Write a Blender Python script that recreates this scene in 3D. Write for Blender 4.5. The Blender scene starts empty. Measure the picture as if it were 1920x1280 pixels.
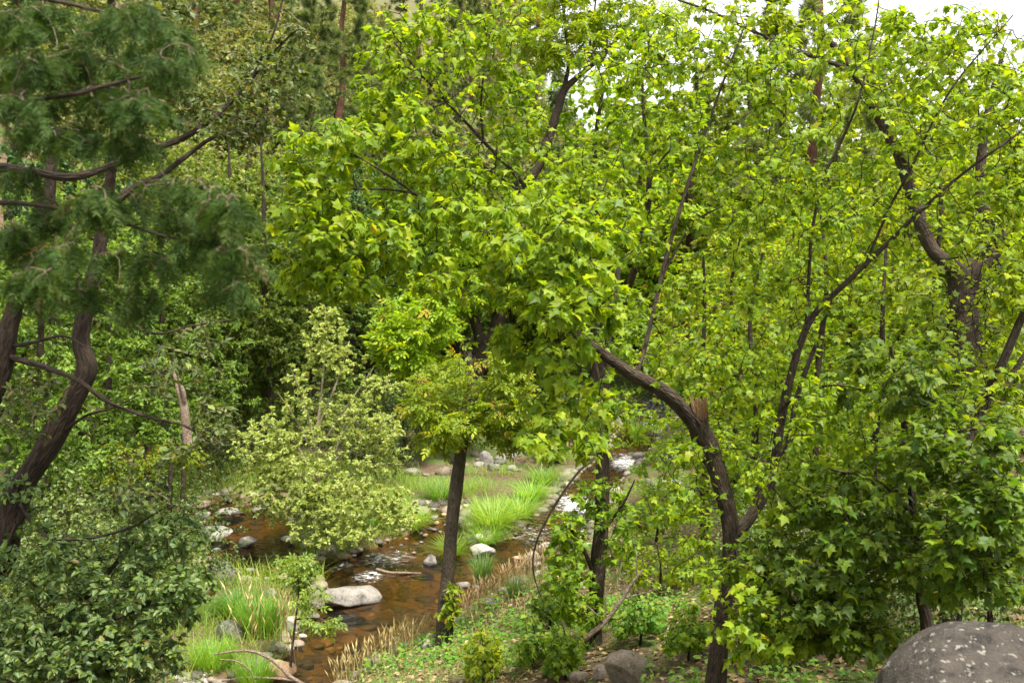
import bpy, math, random
import numpy as np
from mathutils import Matrix, Vector

# ------------------------------------------------------------------ camera, sky, sun, exposure
SC = bpy.context.scene
COL = SC.collection
CAM_Z = 4.5
LENS = 35.0
FPX = 1920 * LENS / 36.0
PITCH = math.atan(160 / FPX)
cam_d = bpy.data.cameras.new('camera')
cam_d.lens = LENS; cam_d.sensor_width = 36.0
cam_d.clip_start = 0.05; cam_d.clip_end = 3000
cam_d.dof.use_dof = True
cam_d.dof.focus_distance = 8.0
cam_d.dof.aperture_fstop = 4.0
cam = bpy.data.objects.new('camera', cam_d)
cam.location = (0, 0, CAM_Z)
cam.rotation_euler = (math.pi / 2 - PITCH, 0, 0)
COL.objects.link(cam)
SC.camera = cam

SUN_EL, SUN_AZ = math.radians(68), math.radians(140)      # azimuth clockwise from +Y (high, behind the camera's right shoulder)
world = bpy.data.worlds.new('World'); SC.world = world; world.use_nodes = True
wn = world.node_tree; wn.nodes.clear()
w_out = wn.nodes.new('ShaderNodeOutputWorld')
w_bg = wn.nodes.new('ShaderNodeBackground'); w_bg.inputs['Strength'].default_value = 0.09
w_sky = wn.nodes.new('ShaderNodeTexSky'); w_sky.sky_type = 'NISHITA'; w_sky.sun_disc = False
w_sky.sun_elevation = SUN_EL; w_sky.sun_rotation = SUN_AZ
w_sky.air_density = 1.0; w_sky.dust_density = 3.0
w_tc = wn.nodes.new('ShaderNodeTexCoord')
w_map = wn.nodes.new('ShaderNodeMapping'); w_map.inputs['Scale'].default_value = (1, 1, 2.2)
w_noise = wn.nodes.new('ShaderNodeTexNoise'); w_noise.inputs['Scale'].default_value = 2.2
w_noise.inputs['Detail'].default_value = 6
w_ramp = wn.nodes.new('ShaderNodeValToRGB')                 # broken white cloud deck, the same all round
w_ramp.color_ramp.elements[0].position = 0.30; w_ramp.color_ramp.elements[0].color = (0.72, 0.72, 0.72, 1)
w_ramp.color_ramp.elements[1].position = 0.55; w_ramp.color_ramp.elements[1].color = (0.97, 0.97, 0.97, 1)
w_mix = wn.nodes.new('ShaderNodeMixRGB'); w_mix.inputs['Color2'].default_value = (6.0, 6.05, 6.15, 1)
for a, b in ((w_tc.outputs['Generated'], w_map.inputs['Vector']), (w_map.outputs[0], w_noise.inputs['Vector']),
             (w_noise.outputs[0], w_ramp.inputs[0]), (w_ramp.outputs[0], w_mix.inputs[0]),
             (w_sky.outputs[0], w_mix.inputs['Color1']), (w_mix.outputs[0], w_bg.inputs[0]), (w_bg.outputs[0], w_out.inputs[0])):
    wn.links.new(a, b)
sun_d = bpy.data.lights.new('sun', 'SUN'); sun_d.energy = 3.6; sun_d.angle = math.radians(9); sun_d.color = (1.0, 0.95, 0.86)
sun = bpy.data.objects.new('sun', sun_d); COL.objects.link(sun)
sdir = Vector((math.sin(SUN_AZ) * math.cos(SUN_EL), math.cos(SUN_AZ) * math.cos(SUN_EL), math.sin(SUN_EL)))
sun.rotation_euler = (-sdir).to_track_quat('-Z', 'Y').to_euler(); sun.location = (10, 20, 40)
SC.view_settings.view_transform = 'Standard'; SC.view_settings.look = 'None'
SC.view_settings.exposure = 1.8; SC.view_settings.gamma = 1.0
SC.cycles.max_bounces = 7; SC.cycles.diffuse_bounces = 3; SC.cycles.glossy_bounces = 2
SC.cycles.transmission_bounces = 4; SC.cycles.transparent_max_bounces = 8
SC.cycles.use_denoising = True
SC.cycles.sample_clamp_indirect = 6

# ------------------------------------------------------------------ geometry helpers
R0 = np.random.default_rng(7)
CAMP = np.array((0, 0, CAM_Z))
FW = np.array((0, math.cos(PITCH), -math.sin(PITCH))); UP = np.array((0, math.sin(PITCH), math.cos(PITCH))); RT = np.array((1.0, 0, 0))

def ray(px, py):
    return FW + RT * ((px - 960) / FPX) + UP * ((640 - py) / FPX)

def pix(px, py, D):
    return CAMP + D * ray(px, py)

def project(P):
    v = np.asarray(P) - CAMP
    d = v @ FW
    dd = np.maximum(d, 1e-3)
    return 960 + FPX * v[..., 0] / dd, 640 - FPX * (v @ UP) / dd, d

def wpt(px, py, z=0.0):
    r = ray(px, py)
    t = (z - CAM_Z) / r[2]
    return CAMP + t * r

def unit(v):
    v = np.asarray(v, float)
    return v / np.maximum(np.linalg.norm(v, axis=-1, keepdims=True), 1e-9)

_ns = {}
def wave(P, freq, seed, n=7):
    """smooth pseudo-noise in -1..1 from a few sine waves"""
    k = (seed, n)
    if k not in _ns:
        r = np.random.default_rng(seed)
        _ns[k] = (unit(r.normal(size=(n, 3))) * r.uniform(0.6, 1.7, (n, 1)), r.uniform(0, 6.28, n))
    d, ph = _ns[k]
    return np.sin(np.asarray(P) @ (d.T * freq) + ph).sum(-1) / n * 1.6

def link(o, parent=None):
    COL.objects.link(o)
    if parent is not None: o.parent = parent
    return o

def tag(o, label=None, cat=None, group=None, kind=None):
    if label: o['label'] = label
    if cat: o['category'] = cat
    if group: o['group'] = group
    if kind: o['kind'] = kind
    return o

def empty(name, loc, label, cat, group=None):
    o = bpy.data.objects.new(name, None); o.location = loc; o.empty_display_size = 0.1
    link(o); return tag(o, label, cat, group)

def mesh(name, V, F, mat, var=None, smooth=True, vec=None, pt=None):
    V = np.asarray(V, np.float32); F = np.asarray(F, np.int32)
    me = bpy.data.meshes.new(name)
    k = F.shape[1]; n = len(F)
    me.vertices.add(len(V)); me.vertices.foreach_set('co', V.ravel())
    me.loops.add(n * k); me.loops.foreach_set('vertex_index', F.ravel())
    me.polygons.add(n); me.polygons.foreach_set('loop_start', np.arange(n, dtype=np.int32) * k)
    me.polygons.foreach_set('use_smooth', np.full(n, smooth, dtype=bool))
    if var is not None:
        a = me.attributes.new('var', 'FLOAT', 'FACE'); a.data.foreach_set('value', np.asarray(var, np.float32))
    if vec is not None:
        a = me.attributes.new('bark', 'FLOAT_VECTOR', 'POINT'); a.data.foreach_set('vector', np.asarray(vec, np.float32).ravel())
    if pt is not None:
        for nm, val in pt.items():
            a = me.attributes.new(nm, 'FLOAT', 'POINT'); a.data.foreach_set('value', np.asarray(val, np.float32))
    me.materials.append(mat)
    me.update(calc_edges=True)
    return me

def obj(name, me, parent=None, loc=None):
    o = bpy.data.objects.new(name, me)
    if loc is not None: o.location = loc
    return link(o, parent)

def smooth_path(pts, sub=5):
    """Catmull-Rom through rows of (x,y,z,r)"""
    P = np.asarray(pts, float)
    if len(P) < 3:
        t = np.linspace(0, 1, sub + 1)[:, None]
        return P[0] * (1 - t) + P[-1] * t
    Q = np.vstack([2 * P[0] - P[1], P, 2 * P[-1] - P[-2]])
    out = []
    for i in range(1, len(Q) - 2):
        p0, p1, p2, p3 = Q[i - 1], Q[i], Q[i + 1], Q[i + 2]
        for t in np.linspace(0, 1, sub, endpoint=False):
            out.append(0.5 * ((2 * p1) + (-p0 + p2) * t + (2 * p0 - 5 * p1 + 4 * p2 - p3) * t * t + (-p0 + 3 * p1 - 3 * p2 + p3) * t ** 3))
    out.append(P[-1])
    out = np.array(out)
    out[:, 3] = np.maximum(out[:, 3], 0.0015)
    return out

def tube(path, sides=8, rough=0.0, seed=1):
    """path rows (x,y,z,r) -> verts, quads, bark coords"""
    path = np.asarray(path, float); n = len(path)
    P = path[:, :3]; r = path[:, 3]
    T = unit(np.gradient(P, axis=0))
    ref = np.array((0.31, 0.9, 0.2)) if abs(T[0] @ np.array((0.31, 0.9, 0.2))) < 0.9 else np.array((1.0, 0, 0))
    N = np.zeros((n, 3)); v = ref
    for i in range(n):
        v = v - T[i] * (v @ T[i]); v = v / max(np.linalg.norm(v), 1e-9); N[i] = v
    B = np.cross(T, N)
    a = np.arange(sides) / sides * 2 * math.pi
    L = np.concatenate([[0], np.cumsum(np.linalg.norm(np.diff(P, axis=0), axis=1))])
    c, s = np.cos(a), np.sin(a)
    rr = np.repeat(r[:, None], sides, 1)
    bk = np.stack([np.outer(r, c), np.outer(r, s), np.repeat(L[:, None], sides, 1)], -1)
    if rough:
        q = bk.copy(); q[..., 2] *= 0.35
        rr = rr * (1 + rough * wave(q.reshape(-1, 3), 60, seed).reshape(n, sides) + rough * 1.3 * wave(bk.reshape(-1, 3), 9, seed + 5).reshape(n, sides))
    V = P[:, None] + rr[..., None] * (N[:, None] * c[None, :, None] + B[:, None] * s[None, :, None])
    i = np.arange(n - 1)[:, None] * sides; j = np.arange(sides)[None]; j2 = (j + 1) % sides
    F = np.stack([i + j, i + j2, i + sides + j2, i + sides + j], -1).reshape(-1, 4)
    return V.reshape(-1, 3), F, bk.reshape(-1, 3)

def join(parts):
    Vs, Fs, Bs, off = [], [], [], 0
    for V, F, B in parts:
        Vs.append(V); Fs.append(F + off); Bs.append(B); off += len(V)
    return np.vstack(Vs), np.vstack(Fs), np.vstack(Bs)

def tubes_mesh(name, paths, mat, sides=5, rough=0.0):
    V, F, B = join([tube(p, sides, rough, k) for k, p in enumerate(paths)])
    return mesh(name, V, F, mat, vec=B)

# ------------------------------------------------------------------ materials
def newmat(name):
    m = bpy.data.materials.new(name); m.use_nodes = True
    nt = m.node_tree; nt.nodes.clear()
    return m, nt, nt.nodes, nt.links

def ramp(nodes, stops):
    r = nodes.new('ShaderNodeValToRGB'); cr = r.color_ramp
    while len(cr.elements) < len(stops): cr.elements.new(0.5)
    for e, (p, c) in zip(cr.elements, stops):
        e.position = p; e.color = (*c, 1)
    return r

def leaf_mat(name, stops, trans=0.42, tcol=(1.9, 1.75, 0.7), rough=0.5, spec=0.28):
    m, nt, N, L = newmat(name)
    out = N.new('ShaderNodeOutputMaterial')
    at = N.new('ShaderNodeAttribute'); at.attribute_name = 'var'
    oi = N.new('ShaderNodeObjectInfo')
    add = N.new('ShaderNodeMath'); add.operation = 'ADD'; L.new(at.outputs['Fac'], add.inputs[0]); L.new(oi.outputs['Random'], add.inputs[1])
    fr = N.new('ShaderNodeMath'); fr.operation = 'FRACT'; L.new(add.outputs[0], fr.inputs[0])
    r = ramp(N, stops); L.new(fr.outputs[0], r.inputs[0])
    geo = N.new('ShaderNodeNewGeometry')
    no = N.new('ShaderNodeTexNoise'); no.inputs['Scale'].default_value = 38; no.inputs['Detail'].default_value = 3
    L.new(geo.outputs['Position'], no.inputs['Vector'])
    hsv = N.new('ShaderNodeHueSaturation')
    mr = N.new('ShaderNodeMapRange'); mr.inputs['From Min'].default_value = 0.3; mr.inputs['From Max'].default_value = 0.7
    mr.inputs['To Min'].default_value = 0.78; mr.inputs['To Max'].default_value = 1.22
    om = N.new('ShaderNodeMapRange'); om.inputs['To Min'].default_value = 0.72; om.inputs['To Max'].default_value = 1.22; L.new(oi.outputs['Random'], om.inputs['Value'])
    vm = N.new('ShaderNodeMath'); vm.operation = 'MULTIPLY'; L.new(mr.outputs[0], vm.inputs[0]); L.new(om.outputs[0], vm.inputs[1])
    o2 = N.new('ShaderNodeMath'); o2.operation = 'MULTIPLY'; o2.inputs[1].default_value = 7.31; L.new(oi.outputs['Random'], o2.inputs[0])
    o3 = N.new('ShaderNodeMath'); o3.operation = 'FRACT'; L.new(o2.outputs[0], o3.inputs[0])
    hm = N.new('ShaderNodeMapRange'); hm.inputs['To Min'].default_value = 0.485; hm.inputs['To Max'].default_value = 0.515; L.new(o3.outputs[0], hm.inputs['Value']); L.new(hm.outputs[0], hsv.inputs['Hue'])
    L.new(no.outputs[0], mr.inputs['Value']); L.new(vm.outputs[0], hsv.inputs['Value']); L.new(r.outputs[0], hsv.inputs['Color'])
    p = N.new('ShaderNodeBsdfPrincipled'); p.inputs['Roughness'].default_value = rough
    p.inputs['Specular IOR Level'].default_value = spec
    L.new(hsv.outputs[0], p.inputs['Base Color'])
    t = N.new('ShaderNodeBsdfTranslucent')
    mul = N.new('ShaderNodeMixRGB'); mul.blend_type = 'MULTIPLY'; mul.inputs[0].default_value = 1
    mul.inputs['Color2'].default_value = (*tcol, 1); L.new(hsv.outputs[0], mul.inputs['Color1']); L.new(mul.outputs[0], t.inputs['Color'])
    mx = N.new('ShaderNodeMixShader'); mx.inputs[0].default_value = trans
    L.new(p.outputs[0], mx.inputs[1]); L.new(t.outputs[0], mx.inputs[2]); L.new(mx.outputs[0], out.inputs[0])
    return m

def bark_mat(name, dark, light, scale=1.0, moss=None):
    m, nt, N, L = newmat(name)
    out = N.new('ShaderNodeOutputMaterial'); p = N.new('ShaderNodeBsdfPrincipled'); p.inputs['Roughness'].default_value = 0.88
    p.inputs['Specular IOR Level'].default_value = 0.2
    at = N.new('ShaderNodeAttribute'); at.attribute_name = 'bark'
    mp = N.new('ShaderNodeMapping'); mp.inputs['Scale'].default_value = (scale, scale, 0.22 * scale); L.new(at.outputs['Vector'], mp.inputs['Vector'])
    n1 = N.new('ShaderNodeTexNoise'); n1.inputs['Scale'].default_value = 55; n1.inputs['Detail'].default_value = 8; n1.inputs['Roughness'].default_value = 0.7
    L.new(mp.outputs[0], n1.inputs['Vector'])
    v = N.new('ShaderNodeTexVoronoi'); v.inputs['Scale'].default_value = 60; v.feature = 'DISTANCE_TO_EDGE'; L.new(mp.outputs[0], v.inputs['Vector'])
    n2 = N.new('ShaderNodeTexNoise'); n2.inputs['Scale'].default_value = 5; n2.inputs['Detail'].default_value = 4; L.new(at.outputs['Vector'], n2.inputs['Vector'])
    mixv = N.new('ShaderNodeMath'); mixv.operation = 'ADD'; L.new(n1.outputs[0], mixv.inputs[0])
    sc = N.new('ShaderNodeMath'); sc.operation = 'MULTIPLY'; sc.inputs[1].default_value = 0.45; L.new(n2.outputs[0], sc.inputs[0]); L.new(sc.outputs[0], mixv.inputs[1])
    r = ramp(N, [(0.56, dark), (0.74, tuple((a + b) / 2 for a, b in zip(dark, light))), (0.90, light)]); L.new(mixv.outputs[0], r.inputs[0])
    L.new(r.outputs[0], p.inputs['Base Color'])
    vm = N.new('ShaderNodeMath'); vm.operation = 'MULTIPLY_ADD'; vm.inputs[1].default_value = 1.2; L.new(v.outputs['Distance'], vm.inputs[0]); L.new(n1.outputs[0], vm.inputs[2])
    b = N.new('ShaderNodeBump'); b.inputs['Strength'].default_value = 1.0; b.inputs['Distance'].default_value = 0.02
    L.new(vm.outputs[0], b.inputs['Height']); L.new(b.outputs[0], p.inputs['Normal']); L.new(p.outputs[0], out.inputs[0])
    return m

def rock_mat(name, base, dark, lichen=None, scale=1.0, lichen_amt=0.62):
    m, nt, N, L = newmat(name)
    out = N.new('ShaderNodeOutputMaterial'); p = N.new('ShaderNodeBsdfPrincipled'); p.inputs['Roughness'].default_value = 0.85
    p.inputs['Specular IOR Level'].default_value = 0.25
    g = N.new('ShaderNodeNewGeometry')
    n1 = N.new('ShaderNodeTexNoise'); n1.inputs['Scale'].default_value = 7 * scale; n1.inputs['Detail'].default_value = 9; n1.inputs['Roughness'].default_value = 0.65
    n2 = N.new('ShaderNodeTexNoise'); n2.inputs['Scale'].default_value = 60 * scale; n2.inputs['Detail'].default_value = 5
    for n in (n1, n2): L.new(g.outputs['Position'], n.inputs['Vector'])
    r = ramp(N, [(0.34, dark), (0.47, base), (0.62, tuple(min(1, c * 1.3) for c in base))]); L.new(n1.outputs[0], r.inputs[0])
    mx = N.new('ShaderNodeMixRGB'); mx.blend_type = 'OVERLAY'; mx.inputs[0].default_value = 0.55
    L.new(r.outputs[0], mx.inputs['Color1']); L.new(n2.outputs[0], mx.inputs['Color2'])
    col = mx.outputs[0]
    if lichen:
        v = N.new('ShaderNodeTexNoise'); v.inputs['Scale'].default_value = 16 * scale; v.inputs['Detail'].default_value = 4; v.inputs['Roughness'].default_value = 0.55
        L.new(g.outputs['Position'], v.inputs['Vector'])
        lr = ramp(N, [(lichen_amt, (0, 0, 0)), (lichen_amt + 0.04, (1, 1, 1))]); L.new(v.outputs[0], lr.inputs[0])
        m2 = N.new('ShaderNodeMixRGB'); m2.inputs['Color2'].default_value = (*lichen, 1)
        L.new(lr.outputs[0], m2.inputs[0]); L.new(col, m2.inputs['Color1']); col = m2.outputs[0]
    # the wet foot of a stone that stands in the stream is darker (water line, not shade)
    sx = N.new('ShaderNodeSeparateXYZ'); L.new(g.outputs['Position'], sx.inputs[0])
    wr = N.new('ShaderNodeMapRange'); wr.inputs['From Min'].default_value = 0.015; wr.inputs['From Max'].default_value = 0.05
    wr.inputs['To Min'].default_value = 0.42; wr.inputs['To Max'].default_value = 1.0; L.new(sx.outputs['Z'], wr.inputs['Value'])
    hs = N.new('ShaderNodeHueSaturation'); L.new(col, hs.inputs['Color']); L.new(wr.outputs[0], hs.inputs['Value'])
    L.new(hs.outputs[0], p.inputs['Base Color'])
    b = N.new('ShaderNodeBump'); b.inputs['Strength'].default_value = 0.8; b.inputs['Distance'].default_value = 0.035
    ad = N.new('ShaderNodeMath'); ad.operation = 'MULTIPLY_ADD'; ad.inputs[1].default_value = 0.3
    L.new(n2.outputs[0], ad.inputs[0]); L.new(n1.outputs[0], ad.inputs[2]); L.new(ad.outputs[0], b.inputs['Height']); L.new(b.outputs[0], p.inputs['Normal'])
    L.new(p.outputs[0], out.inputs[0])
    return m

M = {}
M['maple'] = leaf_mat('maple_leaf', [(0, (0.08, 0.145, 0.008)), (0.45, (0.14, 0.215, 0.009)), (0.8, (0.20, 0.27, 0.010)), (0.985, (0.25, 0.30, 0.015)), (1.0, (0.27, 0.25, 0.02))], 0.5)
M['maple_b'] = leaf_mat('maple_leaf_deep', [(0, (0.055, 0.12, 0.009)), (0.5, (0.095, 0.178, 0.010)), (1.0, (0.16, 0.24, 0.013))], 0.46)
M['ash'] = leaf_mat('ash_leaf', [(0, (0.14, 0.22, 0.011)), (0.6, (0.21, 0.29, 0.013)), (0.95, (0.28, 0.33, 0.016)), (1.0, (0.35, 0.19, 0.03))], 0.5)
M['oak'] = leaf_mat('oak_leaf', [(0, (0.065, 0.105, 0.025)), (0.6, (0.105, 0.15, 0.033)), (0.95, (0.16, 0.19, 0.04)), (1.0, (0.2, 0.12, 0.03))], 0.33, rough=0.5, spec=0.35)
M['bush'] = leaf_mat('bush_leaf', [(0, (0.05, 0.085, 0.02)), (0.6, (0.085, 0.125, 0.026)), (0.97, (0.14, 0.18, 0.03)), (1.0, (0.2, 0.12, 0.04))], 0.3, rough=0.48, spec=0.4)
M['alder'] = leaf_mat('alder_leaf', [(0, (0.08, 0.14, 0.025)), (0.6, (0.135, 0.205, 0.03)), (1.0, (0.20, 0.26, 0.035))], 0.4)
M['dark'] = leaf_mat('evergreen_leaf', [(0, (0.028, 0.07, 0.02)), (0.6, (0.05, 0.105, 0.026)), (1.0, (0.085, 0.145, 0.03))], 0.24)
M['willow'] = leaf_mat('willow_leaf', [(0, (0.19, 0.26, 0.07)), (0.6, (0.27, 0.33, 0.09)), (1.0, (0.36, 0.38, 0.12))], 0.38)
M['brush'] = leaf_mat('brush_leaf', [(0, (0.12, 0.15, 0.05)), (0.6, (0.18, 0.21, 0.065)), (1.0, (0.25, 0.25, 0.09))], 0.34)
M['yellow'] = leaf_mat('yellow_leaf', [(0, (0.18, 0.24, 0.02)), (0.7, (0.29, 0.31, 0.025)), (1.0, (0.40, 0.30, 0.03))], 0.42)
M['juniper'] = leaf_mat('juniper_scale', [(0, (0.028, 0.072, 0.010)), (0.6, (0.048, 0.105, 0.012)), (0.96, (0.08, 0.13, 0.016)), (1.0, (0.13, 0.09, 0.04))], 0.28, rough=0.6, spec=0.2)
M['pine'] = leaf_mat('pine_needle', [(0, (0.075, 0.12, 0.035)), (0.6, (0.12, 0.165, 0.05)), (1.0, (0.17, 0.20, 0.065))], 0.3, rough=0.5)
M['grass'] = leaf_mat('grass_blade', [(0, (0.07, 0.19, 0.02)), (0.6, (0.11, 0.25, 0.025)), (0.93, (0.17, 0.29, 0.035)), (1.0, (0.32, 0.28, 0.10))], 0.38)
M['sedge'] = leaf_mat('sedge_blade', [(0, (0.11, 0.23, 0.025)), (0.6, (0.17, 0.30, 0.03)), (1.0, (0.27, 0.36, 0.05))], 0.38)
M['reed'] = leaf_mat('reed_blade', [(0, (0.06, 0.14, 0.035)), (0.6, (0.09, 0.18, 0.045)), (1.0, (0.15, 0.22, 0.06))], 0.3)
M['straw'] = leaf_mat('straw_blade', [(0, (0.36, 0.26, 0.11)), (0.6, (0.47, 0.35, 0.16)), (1.0, (0.56, 0.44, 0.22))], 0.3, tcol=(1, 1, 1))
M['litter'] = leaf_mat('litter_leaf', [(0, (0.12, 0.06, 0.03)), (0.5, (0.24, 0.13, 0.06)), (0.85, (0.33, 0.21, 0.11)), (1.0, (0.42, 0.32, 0.2))], 0.12, tcol=(1, 1, 1))
M['weed'] = leaf_mat('weed_leaf', [(0, (0.08, 0.18, 0.02)), (0.6, (0.14, 0.25, 0.025)), (1.0, (0.25, 0.31, 0.03))], 0.4)
M['bark'] = bark_mat('maple_bark', (0.018, 0.013, 0.009), (0.085, 0.062, 0.042))
M['bark_grey'] = bark_mat('grey_bark', (0.035, 0.026, 0.018), (0.14, 0.108, 0.076), 1.3)
M['bark_red'] = bark_mat('pine_bark', (0.04, 0.018, 0.011), (0.17, 0.082, 0.05), 0.5)
M['bark_oak'] = bark_mat('oak_bark', (0.015, 0.011, 0.008), (0.075, 0.052, 0.037), 0.9)
M['twig'] = bark_mat('twig_bark', (0.015, 0.011, 0.007), (0.06, 0.044, 0.028), 3)
M['pale_twig'] = bark_mat('pale_twig', (0.26, 0.20, 0.13), (0.50, 0.42, 0.30), 3)
M['dead'] = bark_mat('dead_wood', (0.14, 0.095, 0.065), (0.38, 0.29, 0.215), 2)
M['wood'] = bark_mat('torn_wood', (0.34, 0.18, 0.07), (0.70, 0.50, 0.28), 1.5)
M['rock'] = rock_mat('stream_rock', (0.17, 0.155, 0.135), (0.065, 0.058, 0.05))
M['rock_w'] = rock_mat('pale_rock', (0.27, 0.25, 0.222), (0.10, 0.09, 0.077))
M['rock_b'] = rock_mat('brown_rock', (0.15, 0.12, 0.088), (0.06, 0.047, 0.035), (0.24, 0.22, 0.18), 1.4, 0.64)
M['rock_o'] = rock_mat('orange_rock', (0.34, 0.22, 0.13), (0.18, 0.11, 0.065))
M['rock_d'] = rock_mat('dark_rock', (0.10, 0.095, 0.08), (0.04, 0.037, 0.033), (0.2, 0.2, 0.17), 1.2, 0.66)
M['boulder'] = rock_mat('lichen_boulder', (0.042, 0.035, 0.028), (0.015, 0.013, 0.011), (0.17, 0.16, 0.13), 2.0, 0.605)

# ------------------------------------------------------------------ terrain
right_edge = [(640, 1290), (700, 1250), (770, 1222), (822, 1197), (895, 1142), (950, 1112), (1000, 1085), (1050, 1062), (1100, 985), (1150, 915), (1205, 862), (1250, 800), (1290, 770), (1330, 745)]
left_edge = [(1270, 738), (1190, 772), (1130, 850), (1075, 905), (1010, 965), (965, 1008), (905, 1022), (868, 1012), (862, 958), (800, 955), (772, 1000), (700, 1030), (640, 1050), (575, 1062), (548, 1020), (560, 985), (470, 950), (420, 938), (330, 960), (330, 1010), (390, 1035), (390, 1070), (470, 1092), (560, 1085), (612, 1090), (600, 1140), (570, 1190), (532, 1240)]
POLY = np.array([(-15, 6.5), (-5, 7.6), (-2.6, 8.6), (-1.9, 9.7)] + [tuple(wpt(*p)[:2]) for p in right_edge] + [tuple(wpt(*p)[:2]) for p in left_edge] + [(-2.9, 10.2), (-5, 9.4), (-15, 8.2)])
E_X = [-15, -5, -1.9, -1.5, 0.0, 0.63, 2.0, 2.9, 4.5, 8, 40]
E_Y = [7, 8.5, 10, 10.9, 13.3, 14.7, 20, 22.7, 28, 40, 120]

def wdist(x, y):
    """signed distance to the stream, negative in the water"""
    x = np.asarray(x, float).ravel(); y = np.asarray(y, float).ravel()
    best = np.full(x.shape, 1e9); ins = np.zeros(x.shape, bool)
    A = POLY; Bq = np.roll(POLY, -1, 0)
    for (ax, ay), (bx, by) in zip(A, Bq):
        dx, dy = bx - ax, by - ay
        t = np.clip(((x - ax) * dx + (y - ay) * dy) / (dx * dx + dy * dy + 1e-12), 0, 1)
        best = np.minimum(best, np.hypot(x - ax - t * dx, y - ay - t * dy))
        c = ((ay > y) != (by > y)) & (x < dx * (y - ay) / (dy if abs(dy) > 1e-12 else 1e-12) + ax)
        ins ^= c
    return np.where(ins, -best, best)

def sstep(a, b, v):
    t = np.clip((v - a) / (b - a), 0, 1); return t * t * (3 - 2 * t)

def height(x, y, d=None):
    shp = np.shape(x)
    x = np.asarray(x, float).ravel(); y = np.asarray(y, float).ravel()
    if d is None: d = wdist(x, y)
    P = np.stack([x, y, 0 * x], -1)
    near = sstep(-1.0, 1.0, np.interp(x, E_X, E_Y) - y)
    dp = np.maximum(d, 0)
    bank = 0.10 * (1 - np.exp(-dp / 0.10))
    zn = bank + 4 * (1 - np.exp(-0.38 * dp / 4)) + 1.0 * np.exp(-(x * x + y * y) / 9)
    s = -0.873 * (x + 12) + 0.489 * (y - 20)
    hill = 38 * np.tanh(0.65 * np.logaddexp(0, s) / 38) * (1 - sstep(-0.02, 0.06, x / np.maximum(y, 1)))
    zf = bank + 0.05 * np.minimum(dp, 20) + hill
    z = near * zn + (1 - near) * zf
    r = np.hypot(x, y); ang = x / np.maximum(y, 1)
    z = z + np.interp(ang, [-1, -0.2, 0.06, 0.2, 0.5, 2], [50, 40, 30, 20, 14, 14]) * sstep(110, 300, r) * np.where(y > -40, 1, 0.4)
    z = z + np.clip(dp, 0, 1) * (0.06 * wave(P, 1.7, 11) + 0.03 * wave(P, 5, 12)) + np.clip((r - 25) / 40, 0, 1) * 1.2 * wave(P, 0.16, 13)
    bed = -0.08 - 0.50 * (1 - np.exp(np.minimum(d, 0) / 0.7)) * np.where(y < 14.2, 1, 0.45) + 0.03 * wave(P, 6, 14)
    return np.where(d < 0, np.minimum(bed, -0.02), z).reshape(shp)

def ground(px, py):
    r = ray(px, py); t = np.linspace(2, 120, 2400)
    P = CAMP + t[:, None] * r
    h = np.maximum(height(P[:, 0], P[:, 1]), 0.0)
    k = np.argmax(P[:, 2] < h)
    return P[k].copy() if P[k, 2] < h[k] else P[-1].copy()

def gz(x, y):
    return float(height(np.array([x]), np.array([y]))[0])

def axis(lo, f0, f1, hi, step, grow):
    a = list(np.arange(f0, f1, step)); s = step
    v = f1
    while v < hi: a.append(v); s *= grow; v += s
    a.append(hi); v = f0; s = step; left = []
    while v > lo: s *= grow; v -= s; left.append(v)
    return np.array(left[::-1] + a)

gx = axis(-420, -8, 6, 420, 0.14, 1.07); gy = axis(-60, 6, 27, 600, 0.14, 1.06)
X, Y = np.meshgrid(gx, gy)
Dg = wdist(X, Y); Zg = height(X.ravel(), Y.ravel(), Dg)
nx, ny = len(gx), len(gy)
ii = (np.arange(ny - 1)[:, None] * nx + np.arange(nx - 1)[None]).ravel()
Fg = np.stack([ii, ii + 1, ii + nx + 1, ii + nx], -1)

m, nt, N, L = newmat('ground_soil'); M['ground'] = m
out = N.new('ShaderNodeOutputMaterial'); p = N.new('ShaderNodeBsdfPrincipled'); p.inputs['Roughness'].default_value = 0.92
p.inputs['Specular IOR Level'].default_value = 0.15
g = N.new('ShaderNodeNewGeometry')
n1 = N.new('ShaderNodeTexNoise'); n1.inputs['Scale'].default_value = 1.3; n1.inputs['Detail'].default_value = 8
n2 = N.new('ShaderNodeTexNoise'); n2.inputs['Scale'].default_value = 18; n2.inputs['Detail'].default_value = 8; n2.inputs['Roughness'].default_value = 0.7
n3 = N.new('ShaderNodeTexVoronoi'); n3.inputs['Scale'].default_value = 7.5
for n in (n1, n2, n3): L.new(g.outputs['Position'], n.inputs['Vector'])
soil = ramp(N, [(0.3, (0.05, 0.033, 0.02)), (0.5, (0.10, 0.068, 0.042)), (0.7, (0.18, 0.125, 0.08))]); L.new(n2.outputs[0], soil.inputs[0])
moss = ramp(N, [(0.35, (0.05, 0.075, 0.02)), (0.65, (0.11, 0.14, 0.035))]); L.new(n2.outputs[0], moss.inputs[0])
mk = ramp(N, [(0.46, (0, 0, 0)), (0.56, (1, 1, 1))]); L.new(n1.outputs[0], mk.inputs[0])
mx = N.new('ShaderNodeMixRGB'); L.new(mk.outputs[0], mx.inputs[0]); L.new(soil.outputs[0], mx.inputs['Color1']); L.new(moss.outputs[0], mx.inputs['Color2'])
bedc = ramp(N, [(0.0, (0.025, 0.018, 0.009)), (0.35, (0.055, 0.036, 0.015)), (0.6, (0.13, 0.083, 0.033)), (1.0, (0.075, 0.052, 0.028))])
bm = N.new('ShaderNodeMixRGB'); bm.inputs[0].default_value = 0.5; L.new(n3.outputs['Color'], bm.inputs['Color1']); L.new(n2.outputs[0], bm.inputs['Color2'])
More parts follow.
